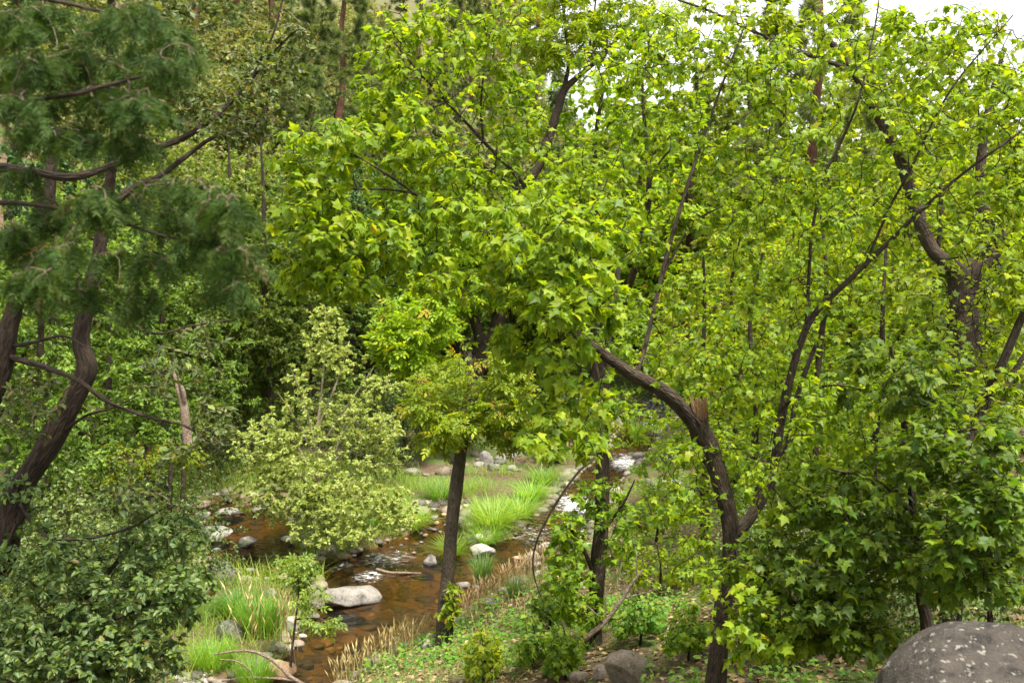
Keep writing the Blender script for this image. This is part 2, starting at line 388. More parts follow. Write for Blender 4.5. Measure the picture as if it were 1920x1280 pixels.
L.new(bm.outputs[0], bedc.inputs[0])
wt = N.new('ShaderNodeAttribute'); wt.attribute_name = 'wet'
m2 = N.new('ShaderNodeMixRGB'); L.new(wt.outputs['Fac'], m2.inputs[0]); L.new(mx.outputs[0], m2.inputs['Color1']); L.new(bedc.outputs[0], m2.inputs['Color2'])
L.new(m2.outputs[0], p.inputs['Base Color'])
b = N.new('ShaderNodeBump'); b.inputs['Strength'].default_value = 0.8; b.inputs['Distance'].default_value = 0.04
L.new(n2.outputs[0], b.inputs['Height']); L.new(b.outputs[0], p.inputs['Normal']); L.new(p.outputs[0], out.inputs[0])
gm = mesh('ground', np.stack([X.ravel(), Y.ravel(), Zg], -1), Fg, M['ground'], pt={'wet': sstep(0.25, -0.05, Dg)})
tag(obj('ground', gm), 'brown leaf-littered forest floor sloping down to the stream', kind='structure')

# the stream: a rippled sheet, foam where it runs over stones
m, nt, N, L = newmat('stream_water'); M['water'] = m
out = N.new('ShaderNodeOutputMaterial'); g = N.new('ShaderNodeNewGeometry')
tr = N.new('ShaderNodeBsdfTransparent'); tr.inputs[0].default_value = (0.67, 0.53, 0.31, 1)
gl = N.new('ShaderNodeBsdfGlossy'); gl.inputs['Roughness'].default_value = 0.06
fres = N.new('ShaderNodeFresnel'); fres.inputs['IOR'].default_value = 1.33
mp = N.new('ShaderNodeMapping'); mp.inputs['Rotation'].default_value = (0, 0, math.radians(35)); mp.inputs['Scale'].default_value = (0.8, 2.8, 1); L.new(g.outputs['Position'], mp.inputs['Vector'])
n1 = N.new('ShaderNodeTexNoise'); n1.inputs['Scale'].default_value = 7; n1.inputs['Detail'].default_value = 5; n1.inputs['Distortion'].default_value = 0.6; L.new(mp.outputs[0], n1.inputs['Vector'])
rp = N.new('ShaderNodeAttribute'); rp.attribute_name = 'rapid'
bs = N.new('ShaderNodeMath'); bs.operation = 'MULTIPLY_ADD'; bs.inputs[1].default_value = 0.75; bs.inputs[2].default_value = 0.26; L.new(rp.outputs['Fac'], bs.inputs[0])
b = N.new('ShaderNodeBump'); b.inputs['Distance'].default_value = 0.06; L.new(bs.outputs[0], b.inputs['Strength']); L.new(n1.outputs[0], b.inputs['Height'])
L.new(b.outputs[0], gl.inputs['Normal']); L.new(b.outputs[0], fres.inputs['Normal'])
mx = N.new('ShaderNodeMixShader'); L.new(fres.outputs[0], mx.inputs[0]); L.new(tr.outputs[0], mx.inputs[1]); L.new(gl.outputs[0], mx.inputs[2])
fo = N.new('ShaderNodeBsdfDiffuse'); fo.inputs[0].default_value = (0.82, 0.82, 0.80, 1)
n2 = N.new('ShaderNodeTexNoise'); n2.inputs['Scale'].default_value = 9; n2.inputs['Distortion'].default_value = 1.4; n2.inputs['Detail'].default_value = 8; n2.inputs['Roughness'].default_value = 0.7; L.new(mp.outputs[0], n2.inputs['Vector'])
fa = N.new('ShaderNodeAttribute'); fa.attribute_name = 'foam'
fm = N.new('ShaderNodeMath'); fm.operation = 'MULTIPLY_ADD'; fm.inputs[1].default_value = 0.30; L.new(fa.outputs['Fac'], fm.inputs[0]); L.new(n2.outputs[0], fm.inputs[2])
fr = ramp(N, [(0.72, (0, 0, 0)), (0.86, (1, 1, 1))]); L.new(fm.outputs[0], fr.inputs[0])
m3 = N.new('ShaderNodeMixShader'); L.new(fr.outputs[0], m3.inputs[0]); L.new(mx.outputs[0], m3.inputs[1]); L.new(fo.outputs[0], m3.inputs[2])
L.new(m3.outputs[0], out.inputs[0])
wx = np.arange(-15, 7.5, 0.075); wy = np.arange(6.2, 33, 0.075)
WX, WY = np.meshgrid(wx, wy); wd = wdist(WX, WY).reshape(WX.shape)
foam = np.zeros(WX.shape); rapid = np.zeros(WX.shape)
for (fx, fy, rx, ry, s) in ((728, 1046, 62, 20, 0.85), (690, 1082, 40, 16, 0.8), (640, 1062, 40, 12, 0.6), (1080, 945, 50, 24, 1.05), (1180, 868, 50, 24, 1.0), (1000, 1000, 60, 34, 0.6), (1040, 1030, 50, 16, 0.5), (1235, 800, 45, 18, 0.95), (640, 1165, 14, 8, 0.5), (900, 1062, 40, 12, 0.35), (520, 1075, 40, 10, 0.35)):
    P0 = wpt(fx, fy); Dp = project(P0)[2]
    sx_ = rx * Dp / FPX; sy_ = abs(wpt(fx, fy - ry)[1] - wpt(fx, fy + ry)[1]) / 2
    gq = np.exp(-(((WX - P0[0]) / sx_) ** 2 + ((WY - P0[1]) / sy_) ** 2))
    foam = np.maximum(foam, s * gq); rapid = np.maximum(rapid, np.exp(-(((WX - P0[0]) / sx_ / 1.8) ** 2 + ((WY - P0[1]) / sy_ / 1.8) ** 2)))
rapid = np.maximum(rapid, sstep(14.5, 16.5, WY) * 0.8 * (WX > -1.2))
WP = np.stack([WX.ravel(), WY.ravel(), 0 * WX.ravel()], -1)
WZ = 0.006 * wave(WP, 9, 21) + rapid.ravel() * (0.028 * wave(WP, 16, 22) + 0.014 * wave(WP, 37, 23)) + foam.ravel() * 0.03 * (0.5 + wave(WP, 26, 24))
nx, ny = len(wx), len(wy)
ii = (np.arange(ny - 1)[:, None] * nx + np.arange(nx - 1)[None]).ravel()
Fw = np.stack([ii, ii + 1, ii + nx + 1, ii + nx], -1)
keep = wd.ravel()[Fw].min(1) < 0.35
used = np.unique(Fw[keep]); remap = np.zeros(nx * ny, int); remap[used] = np.arange(len(used))
WP[:, 2] = WZ
tag(obj('stream', mesh('stream', WP[used], remap[Fw[keep]], M['water'], pt={'foam': foam.ravel()[used], 'rapid': rapid.ravel()[used]})),
    'clear amber brown stream with white riffles between stones', kind='structure')

# ------------------------------------------------------------------ leaf shapes (x across, y along the midrib, z up)
def maple_template(curl=0.22, fold=0.16, pet=0.55):
    half = [(.42, .06), (.34, .25), (.57, .49), (.27, .56)]
    mid = [(0, 0), (0, .42), (0, 1.06)]
    V = [(x, y) for x, y in mid] + [(x, y) for x, y in half] + [(-x, y) for x, y in half]
    F = []
    for o, fl in ((3, 0), (7, 1)):
        t = [(0, o, o + 1), (0, o + 1, 1), (1, o + 1, o + 2), (1, o + 2, o + 3), (1, o + 3, 2)]
        F += [f[::-1] if fl else f for f in t]
    V = np.array([(x, y, fold * abs(x) - curl * (x * x * 0.8 + y * y * 0.9)) for x, y in V])
    k = len(V)
    V = np.vstack([V, [(-.012, 0, 0), (.012, 0, 0), (0, -pet, 0.12 * pet)]]); F.append((k, k + 2, k + 1))
    V[:, 1] += pet
    return V, np.array(F)

def ovate_template(w=0.30, curl=0.2, fold=0.12):
    V = np.array([(0, 0, 0), (w, .42, 0), (0, 1, 0), (-w, .42, 0), (0, .45, 0), (w * .62, .78, 0), (-w * .62, .78, 0)], float)
    V[:, 2] = fold * np.abs(V[:, 0]) / w * 0.5 - curl * V[:, 1] ** 2
    return V, np.array([(0, 1, 4), (1, 5, 4), (5, 2, 4), (4, 2, 6), (4, 6, 3), (0, 4, 3)])

def rhomb_template(w=0.28):
    V = np.array([(0, 0, 0), (w, .45, .05), (0, 1, -.12), (-w, .45, .05)], float)
    return V, np.array([(0, 1, 2), (0, 2, 3)])

def ash_template(seed=0, simple=False):
    """a pinnate leaf: five to seven pointed leaflets on one stalk"""
    r = np.random.default_rng(seed); Vs, Fs = [], []
    for k, (y, a, s) in enumerate([(.30, 62, .42), (.30, -62, .42), (.56, 55, .46), (.56, -55, .46), (.80, 0, .55)]):
        V, F = rhomb_template(0.24) if simple else ovate_template(0.24, 0.25, 0.1); nv = len(V); a = math.radians(a + r.uniform(-8, 8)); c, s_ = math.cos(a), math.sin(a)
        W = V * s; Q = np.stack([W[:, 0] * c + W[:, 1] * s_, -W[:, 0] * s_ + W[:, 1] * c + y, W[:, 2] - 0.10 * y], -1)
        Fs.append(F + nv * k); Vs.append(Q)
    k = nv * 5; Vs.append(np.array([(-.01, 0, 0), (.01, 0, 0), (0, .85, -.08)])); Fs.append(np.array([(k, k + 1, k + 2)]))
    return np.vstack(Vs), np.vstack(Fs)

def needle_template(n=26, seed=0, spread=1.0, w=0.02):
    r = np.random.default_rng(seed); V, F = [], []
    for k in range(n):
        d = unit(np.array([r.normal() * spread, 0.35 + abs(r.normal()) * 0.5, r.normal() * spread])); l = r.uniform(.7, 1.0)
        s = unit(np.cross(d, r.normal(size=3))) * w
        V += [-s, s, d * l]; F.append((3 * k, 3 * k + 1, 3 * k + 2))
    return np.array(V), np.array(F)

def spray_template(n=34, seed=0):
    """flat juniper spray: a stalk with many short scaly branchlets"""
    r = np.random.default_rng(seed); V, F = [], []
    for k in range(n):
        t = r.uniform(0.05, 1); base = np.array([0, t, -0.15 * t * t]); a = r.uniform(25, 65) * (1 if k % 2 else -1)
        d = np.array([math.sin(math.radians(a)), math.cos(math.radians(a)), r.normal() * .35]); l = r.uniform(.2, .42) * (1.15 - .6 * t)
        s = unit(np.cross(d, (r.normal() * .6, r.normal() * .3, 1))) * r.uniform(.009, .016)
        V += [base - s, base + s, base + d * l * .6 + s * 1.2, base + d * l]; F += [(4 * k, 4 * k + 1, 4 * k + 2), (4 * k, 4 * k + 2, 4 * k + 3)]
    return np.array(V), np.array(F)

TM = [maple_template(.18, .14), maple_template(.42, .25), maple_template(.08, -.10), maple_template(.30, .40), maple_template(.5, .05)]
TO = [ovate_template(.30), ovate_template(.27, .32, .2)]
TW = [ovate_template(.19, .15)]
TR = [rhomb_template(.30)]
TA = [ash_template(1), ash_template(2)]; TA2 = [ash_template(1, True), ash_template(2, True)]
TN = [needle_template(30, 1, 0.9, .04), needle_template(30, 2, 1.2, .04)]
TJ = [spray_template(42, 1), spray_template(42, 2), spray_template(36, 3)]

def frames(ax, nr):
    Yv = unit(ax); Zv = unit(nr - Yv * (nr * Yv).sum(-1, keepdims=True)); Xv = np.cross(Yv, Zv)
    return Xv, Yv, Zv

def scatter(tmpls, pos, ax, nr, sc, rng, var=None):
    """one copy of a template per row -> verts, tris, var"""
    n = len(pos); which = rng.integers(0, len(tmpls), n); Vs, Fs, As, off = [], [], [], 0
    Xv, Yv, Zv = frames(ax, nr); var = rng.random(n) if var is None else var
    for k, (V, F) in enumerate(tmpls):
        s = np.nonzero(which == k)[0]
        if not len(s): continue
        W = pos[s][:, None] + sc[s][:, None, None] * (V[None, :, 0:1] * Xv[s][:, None] + V[None, :, 1:2] * Yv[s][:, None] + V[None, :, 2:3] * Zv[s][:, None])
        Vs.append(W.reshape(-1, 3)); Fs.append((F[None] + (np.arange(len(s)) * len(V))[:, None, None]).reshape(-1, 3) + off)
        As.append(np.repeat(var[s], len(F))); off += len(s) * len(V)
    return np.vstack(Vs), np.vstack(Fs), np.concatenate(As)

LEAF_ME = {}
def leaf_meshes(key, tmpls, mat):
    if key not in LEAF_ME:
        LEAF_ME[key] = [mesh('leaf', V, F, mat, smooth=False) for V, F in tmpls]
    return LEAF_ME[key]

def grow(nodes, targets, rng, sag=0.06):
    """attach every target to the nearest wood, shortest first; returns chains and radii weights"""
    nodes = [np.asarray(q, float) for q in nodes]; par = [-1] * len(nodes); n0 = len(nodes)
    T = np.asarray(targets, float)
    NA = np.array(nodes)
    d2 = ((T[:, None] - NA[None]) ** 2).sum(-1); bi = d2.argmin(1); bd = d2.min(1); done = np.zeros(len(T), bool); chains = []
    for _ in range(len(T)):
        k = int(np.argmin(np.where(done, 1e18, bd))); done[k] = True
        a = nodes[bi[k]]; e = T[k]; l = np.linalg.norm(e - a); side = unit(rng.normal(size=3)) * l * 0.10
        nseg = 3 if l < 0.8 else 5
        ch = [int(bi[k])]; new = []
        for t in np.linspace(0, 1, nseg + 1)[1:]:
            q = a + (e - a) * t + (side * math.sin(math.pi * t) + np.array((0, 0, sag * l * math.sin(math.pi * t)))) * (t < 1)
            par.append(ch[-1]); nodes.append(q); ch.append(len(nodes) - 1); new.append(q)
        chains.append(ch)
        nd = ((T[:, None] - np.array(new)[None]) ** 2).sum(-1); j = nd.argmin(1); v = nd.min(1) * 1.15
        up = v < bd; bd = np.where(up, v, bd); bi = np.where(up, np.array(ch[1:])[j], bi)
    cnt = np.ones(len(nodes))
    for i in range(len(nodes) - 1, n0 - 1, -1):
        if par[i] >= 0: cnt[par[i]] += 0.34 * cnt[i] if par[i] >= n0 else 0
    return np.array(nodes), chains, cnt

def foliage(chains, nodes, rng, per, size, droop=0.5, tilt=0.5, start=0.3, jit=0.35, flat=1.0):
    """leaf positions along each twig's outer part"""
    pos, ax, nr, sc = [], [], [], []
    for ch in chains:
        P = nodes[ch]; n = max(1, int(rng.poisson(per)))
        t = rng.uniform(start, 1.0, n) * (len(P) - 1); i = np.minimum(t.astype(int), len(P) - 2); f = (t - i)[:, None]
        q = P[i] * (1 - f) + P[i + 1] * f; d = unit(P[i + 1] - P[i])
        o = rng.normal(size=(n, 3)); o = unit(o - d * (o * d).sum(-1, keepdims=True)); o[:, 2] *= 0.5 * flat
        a = unit(o + d * 0.55 + np.array((0, 0, -droop)) + rng.normal(size=(n, 3)) * jit * 0.5)
        nn = unit(np.array((0, 0, 1.0)) + rng.normal(size=(n, 3)) * tilt)
        pos.append(q); ax.append(a); nr.append(nn); sc.append(size * rng.uniform(0.5, 1.3, n))
    return np.vstack(pos), np.vstack(ax), np.vstack(nr), np.concatenate(sc)

def sample_blobs(blobs, n, rng, zmin=0.1):
    """blobs (px,py,rx,ry,D,rD) -> world points"""
    w = np.array([b[2] * b[3] * (b[6] if len(b) > 6 else 1) for b in blobs], float); w /= w.sum(); out = []
    for b, c in zip(blobs, rng.multinomial(n, w)):
        v = unit(rng.normal(size=(c, 3))) * rng.random((c, 1)) ** (1 / 2.6)
        for q in v: out.append(pix(b[0] + q[0] * b[2], b[1] + q[1] * b[3], b[4] + q[2] * b[5]))
    out = np.array(out); h = height(out[:, 0], out[:, 1])
    out[:, 2] = np.maximum(out[:, 2], np.maximum(h, 0) + zmin)
    return out

def px_path(pts, D0=None):
    """rows (px, py, D, width_px) -> (x,y,z,r)"""
    return [(*pix(a, b, D), w * 0.5 * D / FPX) for a, b, D, w in pts]

AVOID = [(1812, 560, 62, 115, 10.4, .85), (1190, 850, 75, 75, 15, .8), (1345, 880, 32, 105, 6.15, .75), (1345, 1210, 36, 70, 6.1, .7), (1050, 190, 45, 80, 15, .6), (895, 640, 34, 60, 14, .8),
         (1308, 775, 34, 36, 6.4, .96), (1190, 698, 75, 30, 5.95, .75), (1480, 740, 16, 110, 6.3, .65), (1580, 540, 60, 40, 6.2, .7), (1060, 980, 50, 60, 8, .6), (1235, 560, 18, 110, 6.2, .7), (1290, 350, 14, 80, 6.4, .6),
         (850, 300, 70, 40, 5.7, .35), (1650, 235, 40, 45, 10, .5), (1500, 540, 25, 40, 14, .6), (1180, 340, 90, 60, 5.6, .6), (1130, 210, 60, 50, 9, .5), (930, 20, 40, 30, 9, .5), (1620, 260, 50, 40, 10, .4), (1250, 140, 50, 60, 9, .4), (1880, 60, 50, 70, 12, .5), (1480, 230, 60, 50, 12, .45)]
def clear_view(pos, rng):
    X_, Y_, D_ = project(pos); keep = np.ones(len(pos), bool)
    for cx, cy, rx, ry, dm, p in AVOID:
        keep &= ~((((X_ - cx) / rx) ** 2 + ((Y_ - cy) / ry) ** 2 < 1) & (D_ < dm) & (rng.random(len(pos)) < p))
    for pts, hw, dm, p in LINES:
        q = np.array(pts, float); best = np.full(len(pos), 1e9)
        for (ax, ay), (bx, by) in zip(q[:-1], q[1:]):
            dx, dy = bx - ax, by - ay; t = np.clip(((X_ - ax) * dx + (Y_ - ay) * dy) / (dx * dx + dy * dy), 0, 1)
            best = np.minimum(best, np.hypot(X_ - ax - t * dx, Y_ - ay - t * dy))
        keep &= ~((best < hw) & (D_ < dm) & (rng.random(len(pos)) < p))
    return keep

# stems that stand clear of leaves: (path, half width, nearer than, share of leaves left out)
LINES = [([(1402, 975), (1446, 900), (1462, 800), (1480, 715), (1502, 640), (1530, 585), (1592, 525), (1660, 460), (1722, 400), (1800, 330), (1920, 240)], 24, 6.32, .8),
         ([(1512, 615), (1517, 510), (1523, 430), (1546, 330), (1575, 270), (1612, 180), (1642, 40)], 20, 6.32, .72),
         ([(1622, 497), (1706, 320), (1782, 170), (1900, 28)], 18, 6.2, .7),
         ([(1195, 700), (1212, 640), (1250, 480), (1282, 370), (1312, 280), (1394, 55)], 20, 6.5, .75),
         ([(992, 362), (906, 265), (855, 210), (790, 140), (738, 78)], 18, 5.85, .75), ([(906, 265), (902, 190), (914, 90)], 15, 5.85, .65),
         ([(870, 412), (790, 370), (715, 320), (660, 288)], 15, 5.5, .6), ([(770, 362), (640, 354)], 13, 5.4, .6),
         ([(1296, 788), (1250, 738), (1180, 698), (1110, 648), (1060, 610)], 24, 6.2, .35), ([(1325, 830), (1352, 905), (1369, 985), (1366, 1065), (1352, 1150)], 26, 6.25, .6),
         ([(1812, 660), (1806, 575), (1800, 525), (1742, 458)], 38, 10.9, .85), ([(1800, 530), (1858, 475), (1870, 440), (1846, 408)], 30, 10.9, .85),
         ([(1822, 830), (1850, 745), (1880, 680), (1905, 620)], 20, 6.6, .8), ([(1008, 312), (1030, 255), (1050, 195), (1085, 143), (1135, 100)], 24, 26.5, .75),
         ([(896, 690), (905, 645), (885, 590), (870, 540)], 24, 20, .8)]

def tree(name, label, cat, wood, blobs, tmpls, lkey, n_twig, per, size, mat='bark', twig='twig', group=None, seed=1, droop=0.5, tilt=0.5,
         n_leaf=0, rtwig=0.0022, sides=10, sub=6, start=0.3, rough=0.07, sag=0.06, root=True, local=None, extra=None, zmin=0.1, crown='crown', flat=1.0, boost=0):
    """wood: list of (part_name, px rows); blobs: foliage volumes; leaves that show largest become parts of their own"""
    rng = np.random.default_rng(seed)
    paths = []
    for pn, pts in wood:
        p = np.array(px_path(pts)) if local is None else np.array(pts, float)
        paths.append((pn, p))
    first = paths[0][1]
    if root and local is None:                     # carry the trunk on down into the ground
        q = first[0].copy(); z = gz(q[0], q[1])
        if q[2] > z - 0.05:
            q2 = q.copy(); q2[2] = z - 0.12; q2[3] = q[3] * 1.35; q2[0] += (q[0] - first[1][0]) * 0.2; first = np.vstack([q2, first]); paths[0] = (paths[0][0], first)
    loc = (first[0][0], first[0][1], first[0][2]) if local is None else (0, 0, 0)
    org = np.array(loc)
    e = empty(name, loc, label, cat, group)
    nodes = []; trunk_o = None
    for k, (pn, p) in enumerate(paths):
        sp = smooth_path(p, sub); nodes.append(sp[(len(sp) // 4 if k == 0 and len(paths) == 1 else 0)::2, :3] if k else sp[len(sp) // 3::2, :3])
        sp2 = sp.copy(); sp2[:, :3] -= org
        V, F, B = tube(sp2, sides if sp[:, 3].max() > 0.02 else 6, rough, seed + k)
        o = obj(pn, mesh(pn, V, F, M[mat], vec=B), e)
        if k == 0: trunk_o = o
    T = sample_blobs(blobs, n_twig, rng, zmin) if local is None else local(rng, n_twig)
    nd, ch, cnt = grow(np.vstack(nodes), T, rng, sag)
    tw = []
    for c in ch:
        r = rtwig * cnt[c] ** 0.42; r[0] = r[1]
        r = np.minimum(r, 0.03)
        tw.append(np.column_stack([nd[c] - org, r]))
    obj('twigs', tubes_mesh('twigs', tw, M[twig], 4), e)['kind'] = 'stuff'
    pos, ax, nr, sc = foliage(ch, nd, rng, per, size, droop, tilt, start, flat=flat)
    if local is None:
        kp = clear_view(pos, rng); pos, ax, nr, sc = pos[kp], ax[kp], nr[kp], sc[kp]
        if boost: sc = np.where(project(pos)[2] < boost, sc * 1.3, sc)
    pick = np.zeros(len(pos), bool)
    if n_leaf:
        X_, Y_, D_ = project(pos)
        score = np.where((X_ > 0) & (X_ < 1920) & (Y_ > 0) & (Y_ < 1280) & (D_ > 0.5), sc / np.maximum(D_, .1), 0)
        idx = np.argsort(-score)[:n_leaf]; pick[idx[score[idx] > 0]] = True
        lm = leaf_meshes(lkey, tmpls, M[lkey]); Xv, Yv, Zv = frames(ax[pick], nr[pick])
        for j, (q, s, a, b_, c_) in enumerate(zip(pos[pick], sc[pick], Xv, Yv, Zv)):
            o = bpy.data.objects.new('leaf', lm[int(rng.integers(len(lm)))]); q = q - org
            o.matrix_basis = Matrix(((a[0] * s, b_[0] * s, c_[0] * s, q[0]), (a[1] * s, b_[1] * s, c_[1] * s, q[1]), (a[2] * s, b_[2] * s, c_[2] * s, q[2]), (0, 0, 0, 1)))
            link(o, e)
    r = ~pick
    V, F, A = scatter(tmpls, pos[r] - org, ax[r], nr[r], sc[r], rng)
    obj(crown, mesh(crown, V, F, M[lkey], var=A, smooth=False), e)['kind'] = 'stuff'
    return e, trunk_o, org

def copy_tree(o, loc, rz, s, label=None, group=None):
    c = o.copy(); COL.objects.link(c); c.location = loc; c.rotation_euler = (0, 0, rz); c.scale = s
    if label: c['label'] = label
    if group: c['group'] = group
    for ch in o.children:
        k = ch.copy(); COL.objects.link(k); k.parent = c
    return c
#@@BODY
# ------------------------------------------------------------------ the broken maple in front
t1_wood = [
 ('trunk', [(1336, 1330, 6.2, 43.2), (1345, 1245, 6.2, 38.9), (1354, 1150, 6.2, 34.6), (1368, 1065, 6.2, 31.0), (1369, 985, 6.2, 31.0), (1352, 905, 6.2, 32.4), (1330, 840, 6.2, 36.0), (1312, 800, 6.2, 33.1)]),
 ('limb', [(1330, 838, 6.2, 31.7), (1296, 788, 6.15, 30.2), (1250, 738, 6.05, 27.4), (1180, 698, 5.95, 23.0), (1110, 648, 5.8, 18.7), (1050, 602, 5.7, 14.4), (990, 540, 5.6, 12.2), (945, 470, 5.5, 10.1), (900, 425, 5.4, 7.9)]),
 ('limb', [(1085, 632, 5.75, 12.0), (1045, 500, 5.8, 9.6), (992, 362, 5.8, 7.6), (906, 265, 5.8, 6.4), (855, 210, 5.8, 5.6), (790, 140, 5.7, 4.8), (738, 78, 5.7, 3.2)]),
 ('limb', [(906, 265, 5.8, 4.8), (902, 190, 5.8, 4.0), (914, 90, 5.8, 3.2), (930, 10, 5.8, 2.4)]),
 ('limb', [(1000, 375, 5.8, 5.6), (940, 335, 5.7, 4.8), (880, 292, 5.7, 4.0), (820, 262, 5.7, 2.4)]),
 ('limb', [(945, 470, 5.5, 7.2), (870, 412, 5.4, 6.4), (790, 370, 5.3, 5.2), (715, 320, 5.2, 4.0), (660, 288, 5.2, 3.2)]),
 ('limb', [(880, 418, 5.4, 4.8), (770, 362, 5.3, 4.0), (640, 354, 5.2, 3.2), (560, 350, 5.1, 2.0)]),
 ('limb', [(1372, 1000, 6.2, 28.8), (1402, 975, 6.25, 24.0), (1446, 900, 6.3, 19.2), (1462, 800, 6.3, 17.6), (1480, 715, 6.3, 15.2), (1502, 640, 6.3, 13.6), (1530, 585, 6.3, 12.0), (1592, 525, 6.25, 10.4), (1660, 460, 6.2, 8.8), (1722, 400, 6.1, 7.2), (1800, 330, 6.0, 5.6), (1930, 235, 5.9, 4.0)]),
 ('limb', [(1440, 925, 6.35, 13.6), (1478, 830, 6.45, 12.0), (1495, 740, 6.5, 9.6), (1530, 645, 6.6, 7.2), (1560, 560, 6.6, 4.8)]),
 ('limb', [(1512, 615, 6.3, 8.8), (1517, 510, 6.3, 7.6), (1523, 430, 6.3, 6.8), (1546, 330, 6.3, 6.4), (1575, 270, 6.3, 5.6), (1612, 180, 6.2, 4.0), (1642, 40, 6.2, 3.2), (1655, -60, 6.2, 2.0)]),
 ('limb', [(1622, 497, 6.22, 6.4), (1668, 390, 6.2, 5.6), (1706, 320, 6.1, 5.2), (1782, 170, 6.0, 4.0), (1900, 28, 5.9, 2.8)]),
 ('limb', [(1470, 760, 6.3, 5.6), (1530, 728, 5.9, 4.8), (1590, 724, 5.6, 4.0), (1660, 755, 5.3, 3.2), (1720, 810, 5.1, 2.4)]),
 ('limb', [(1112, 650, 5.8, 7.2), (1130, 770, 5.75, 5.6), (1118, 850, 5.7, 4.8), (1085, 884, 5.7, 4.8), (1048, 935, 5.7, 4.8), (1008, 1010, 5.7, 3.6), (1000, 1070, 5.7, 2.8), (1022, 1140, 5.7, 1.6)]),
 ('limb', [(1192, 704, 5.97, 10.4), (1212, 640, 6.1, 9.6), (1250, 480, 6.3, 8.8), (1282, 370, 6.4, 8.0), (1312, 280, 6.5, 6.4), (1350, 170, 6.5, 4.8), (1394, 55, 6.5, 3.2)]),
 ('limb', [(1240, 520, 6.25, 5.6), (1300, 420, 6.3, 4.0), (1370, 380, 6.3, 2.4)]),
]
t1_blobs = [
 (730, 130, 80, 95, 5.7, .5), (860, 120, 130, 115, 5.8, .6), (620, 290, 95, 90, 5.2, .5), (760, 270, 150, 120, 5.6, .6), (910, 330, 160, 110, 5.7, .6),
 (700, 420, 170, 80, 5.3, .6), (590, 410, 90, 60, 5.1, .5), (555, 330, 45, 70, 5.1, .4), (1010, 440, 150, 90, 5.0, .5, 1.1), (1060, 560, 120, 90, 5.0, .5, 1.2),
 (1130, 420, 80, 80, 5.4, .5), (850, 520, 150, 55, 5.4, .5), (1060, 720, 95, 100, 5.0, .4, .7), (1010, 830, 45, 45, 4.8, .3, .9), (1110, 815, 50, 55, 4.9, .3, .9),
 (650, 510, 65, 45, 5.2, .4), (950, 60, 60, 80, 5.8, .4), (950, 640, 80, 50, 5.4, .4), (790, 50, 90, 50, 5.8, .5), (1120, 320, 70, 60, 6.0, .5), (1200, 420, 70, 80, 6.1, .5), (1130, 130, 90, 70, 6.3, .5, .9), (1230, 90, 90, 80, 6.4, .5), (1270, 680, 80, 60, 6.2, .5), (560, 500, 70, 50, 5.1, .4), (1010, 250, 70, 60, 5.9, .5, .8), (1450, 150, 70, 90, 6.3, .5), (700, 210, 70, 70, 5.6, .4), (960, 170, 80, 70, 5.9, .5), (820, 400, 120, 60, 5.5, .5), (1290, 300, 90, 110, 6.4, .5), (1240, 560, 80, 70, 6.3, .5), (1380, 430, 90, 80, 6.3, .5),
 (1360, 110, 110, 110, 6.2, .6, .9), (1600, 120, 170, 120, 6.2, .7, .8), (1470, 300, 120, 130, 6.3, .7, .9), (1590, 420, 140, 120, 6.2, .7), (1760, 240, 150, 150, 6.0, .7, .8),
 (1800, 420, 130, 90, 5.9, .6), (1880, 170, 70, 130, 5.9, .5, .9), (1820, 60, 90, 60, 6.0, .5, .8), (1720, 60, 80, 60, 6.1, .5, .8), (1500, 560, 110, 90, 6.2, .6), (1390, 700, 110, 80, 6.3, .6), (1320, 880, 100, 70, 6.0, .5),
 (1560, 800, 150, 100, 5.8, .6), (1270, 960, 90, 60, 6.0, .5), (1400, 1110, 110, 90, 5.6, .5), (1300, 1050, 70, 50, 5.9, .4), (1480, 930, 110, 80, 5.7, .5), (1430, 1200, 110, 60, 5.3, .4)]
t1, t1_trunk, t1_org = tree('maple_tree', 'leaning dark maple with a torn broken stub and long limb over the stream', 'tree', t1_wood, t1_blobs, TM, 'maple',
    3100, 12.0, 0.040, seed=11, droop=0.55, tilt=0.55, n_leaf=300, sides=16, sub=8, rough=0.06, boost=5.35)
# torn stub: a ring of bark with splinters of pale heartwood standing up out of it
rs = np.random.default_rng(5)
c0 = pix(1314, 806, 6.17) - t1_org; c1 = pix(1310, 758, 6.12) - t1_org; stub = []
ax_ = unit(c1 - c0); sd = np.array((1.0, 0, 0)); bk_ = np.cross(ax_, sd); Ls = np.linalg.norm(c1 - c0)
ns = 26; rim = rs.uniform(.25, .8, ns)                       # bark sleeve, torn low on the camera's side, with the pale inside of the far wall showing
V_, F_, Bk_ = [], [], []; Vi, Fi = [], []
for k in range(ns):
    a = k / ns * 2 * math.pi; o_ = sd * math.cos(a) + bk_ * math.sin(a); front = max(0, -(o_ @ np.array((0, 1., 0)))); hgt = Ls * (1.15 * (1 - .75 * front) * (.62 + .6 * rim[k]) + .1)
    for t, rr in ((-.05, .050), (hgt * .4, .053), (hgt * .8, .054), (hgt, .054)): V_.append(c0 + o_ * rr + ax_ * t); Bk_.append((math.cos(a) * .06, math.sin(a) * .06, t))
    for t, rr in ((.0, .004), (.01, .042), (hgt * .8, .048), (hgt * 1.03, .0535)): Vi.append(c0 + o_ * rr + ax_ * t)
    k2 = (k + 1) % ns
    for q in range(3): F_.append((4 * k + q, 4 * k2 + q, 4 * k2 + q + 1, 4 * k + q + 1)); Fi.append((4 * k + q + 1, 4 * k2 + q + 1, 4 * k2 + q, 4 * k + q))
obj('torn_bark', mesh('torn_bark', V_, F_, M['bark'], vec=Bk_, smooth=False), t1_trunk)
Bi = np.array(Bk_); st = obj('broken_stub', mesh('broken_stub', Vi, Fi, M['wood'], vec=Bi, smooth=False), t1_trunk); st['label'] = 'torn orange heartwood of the snapped stem'
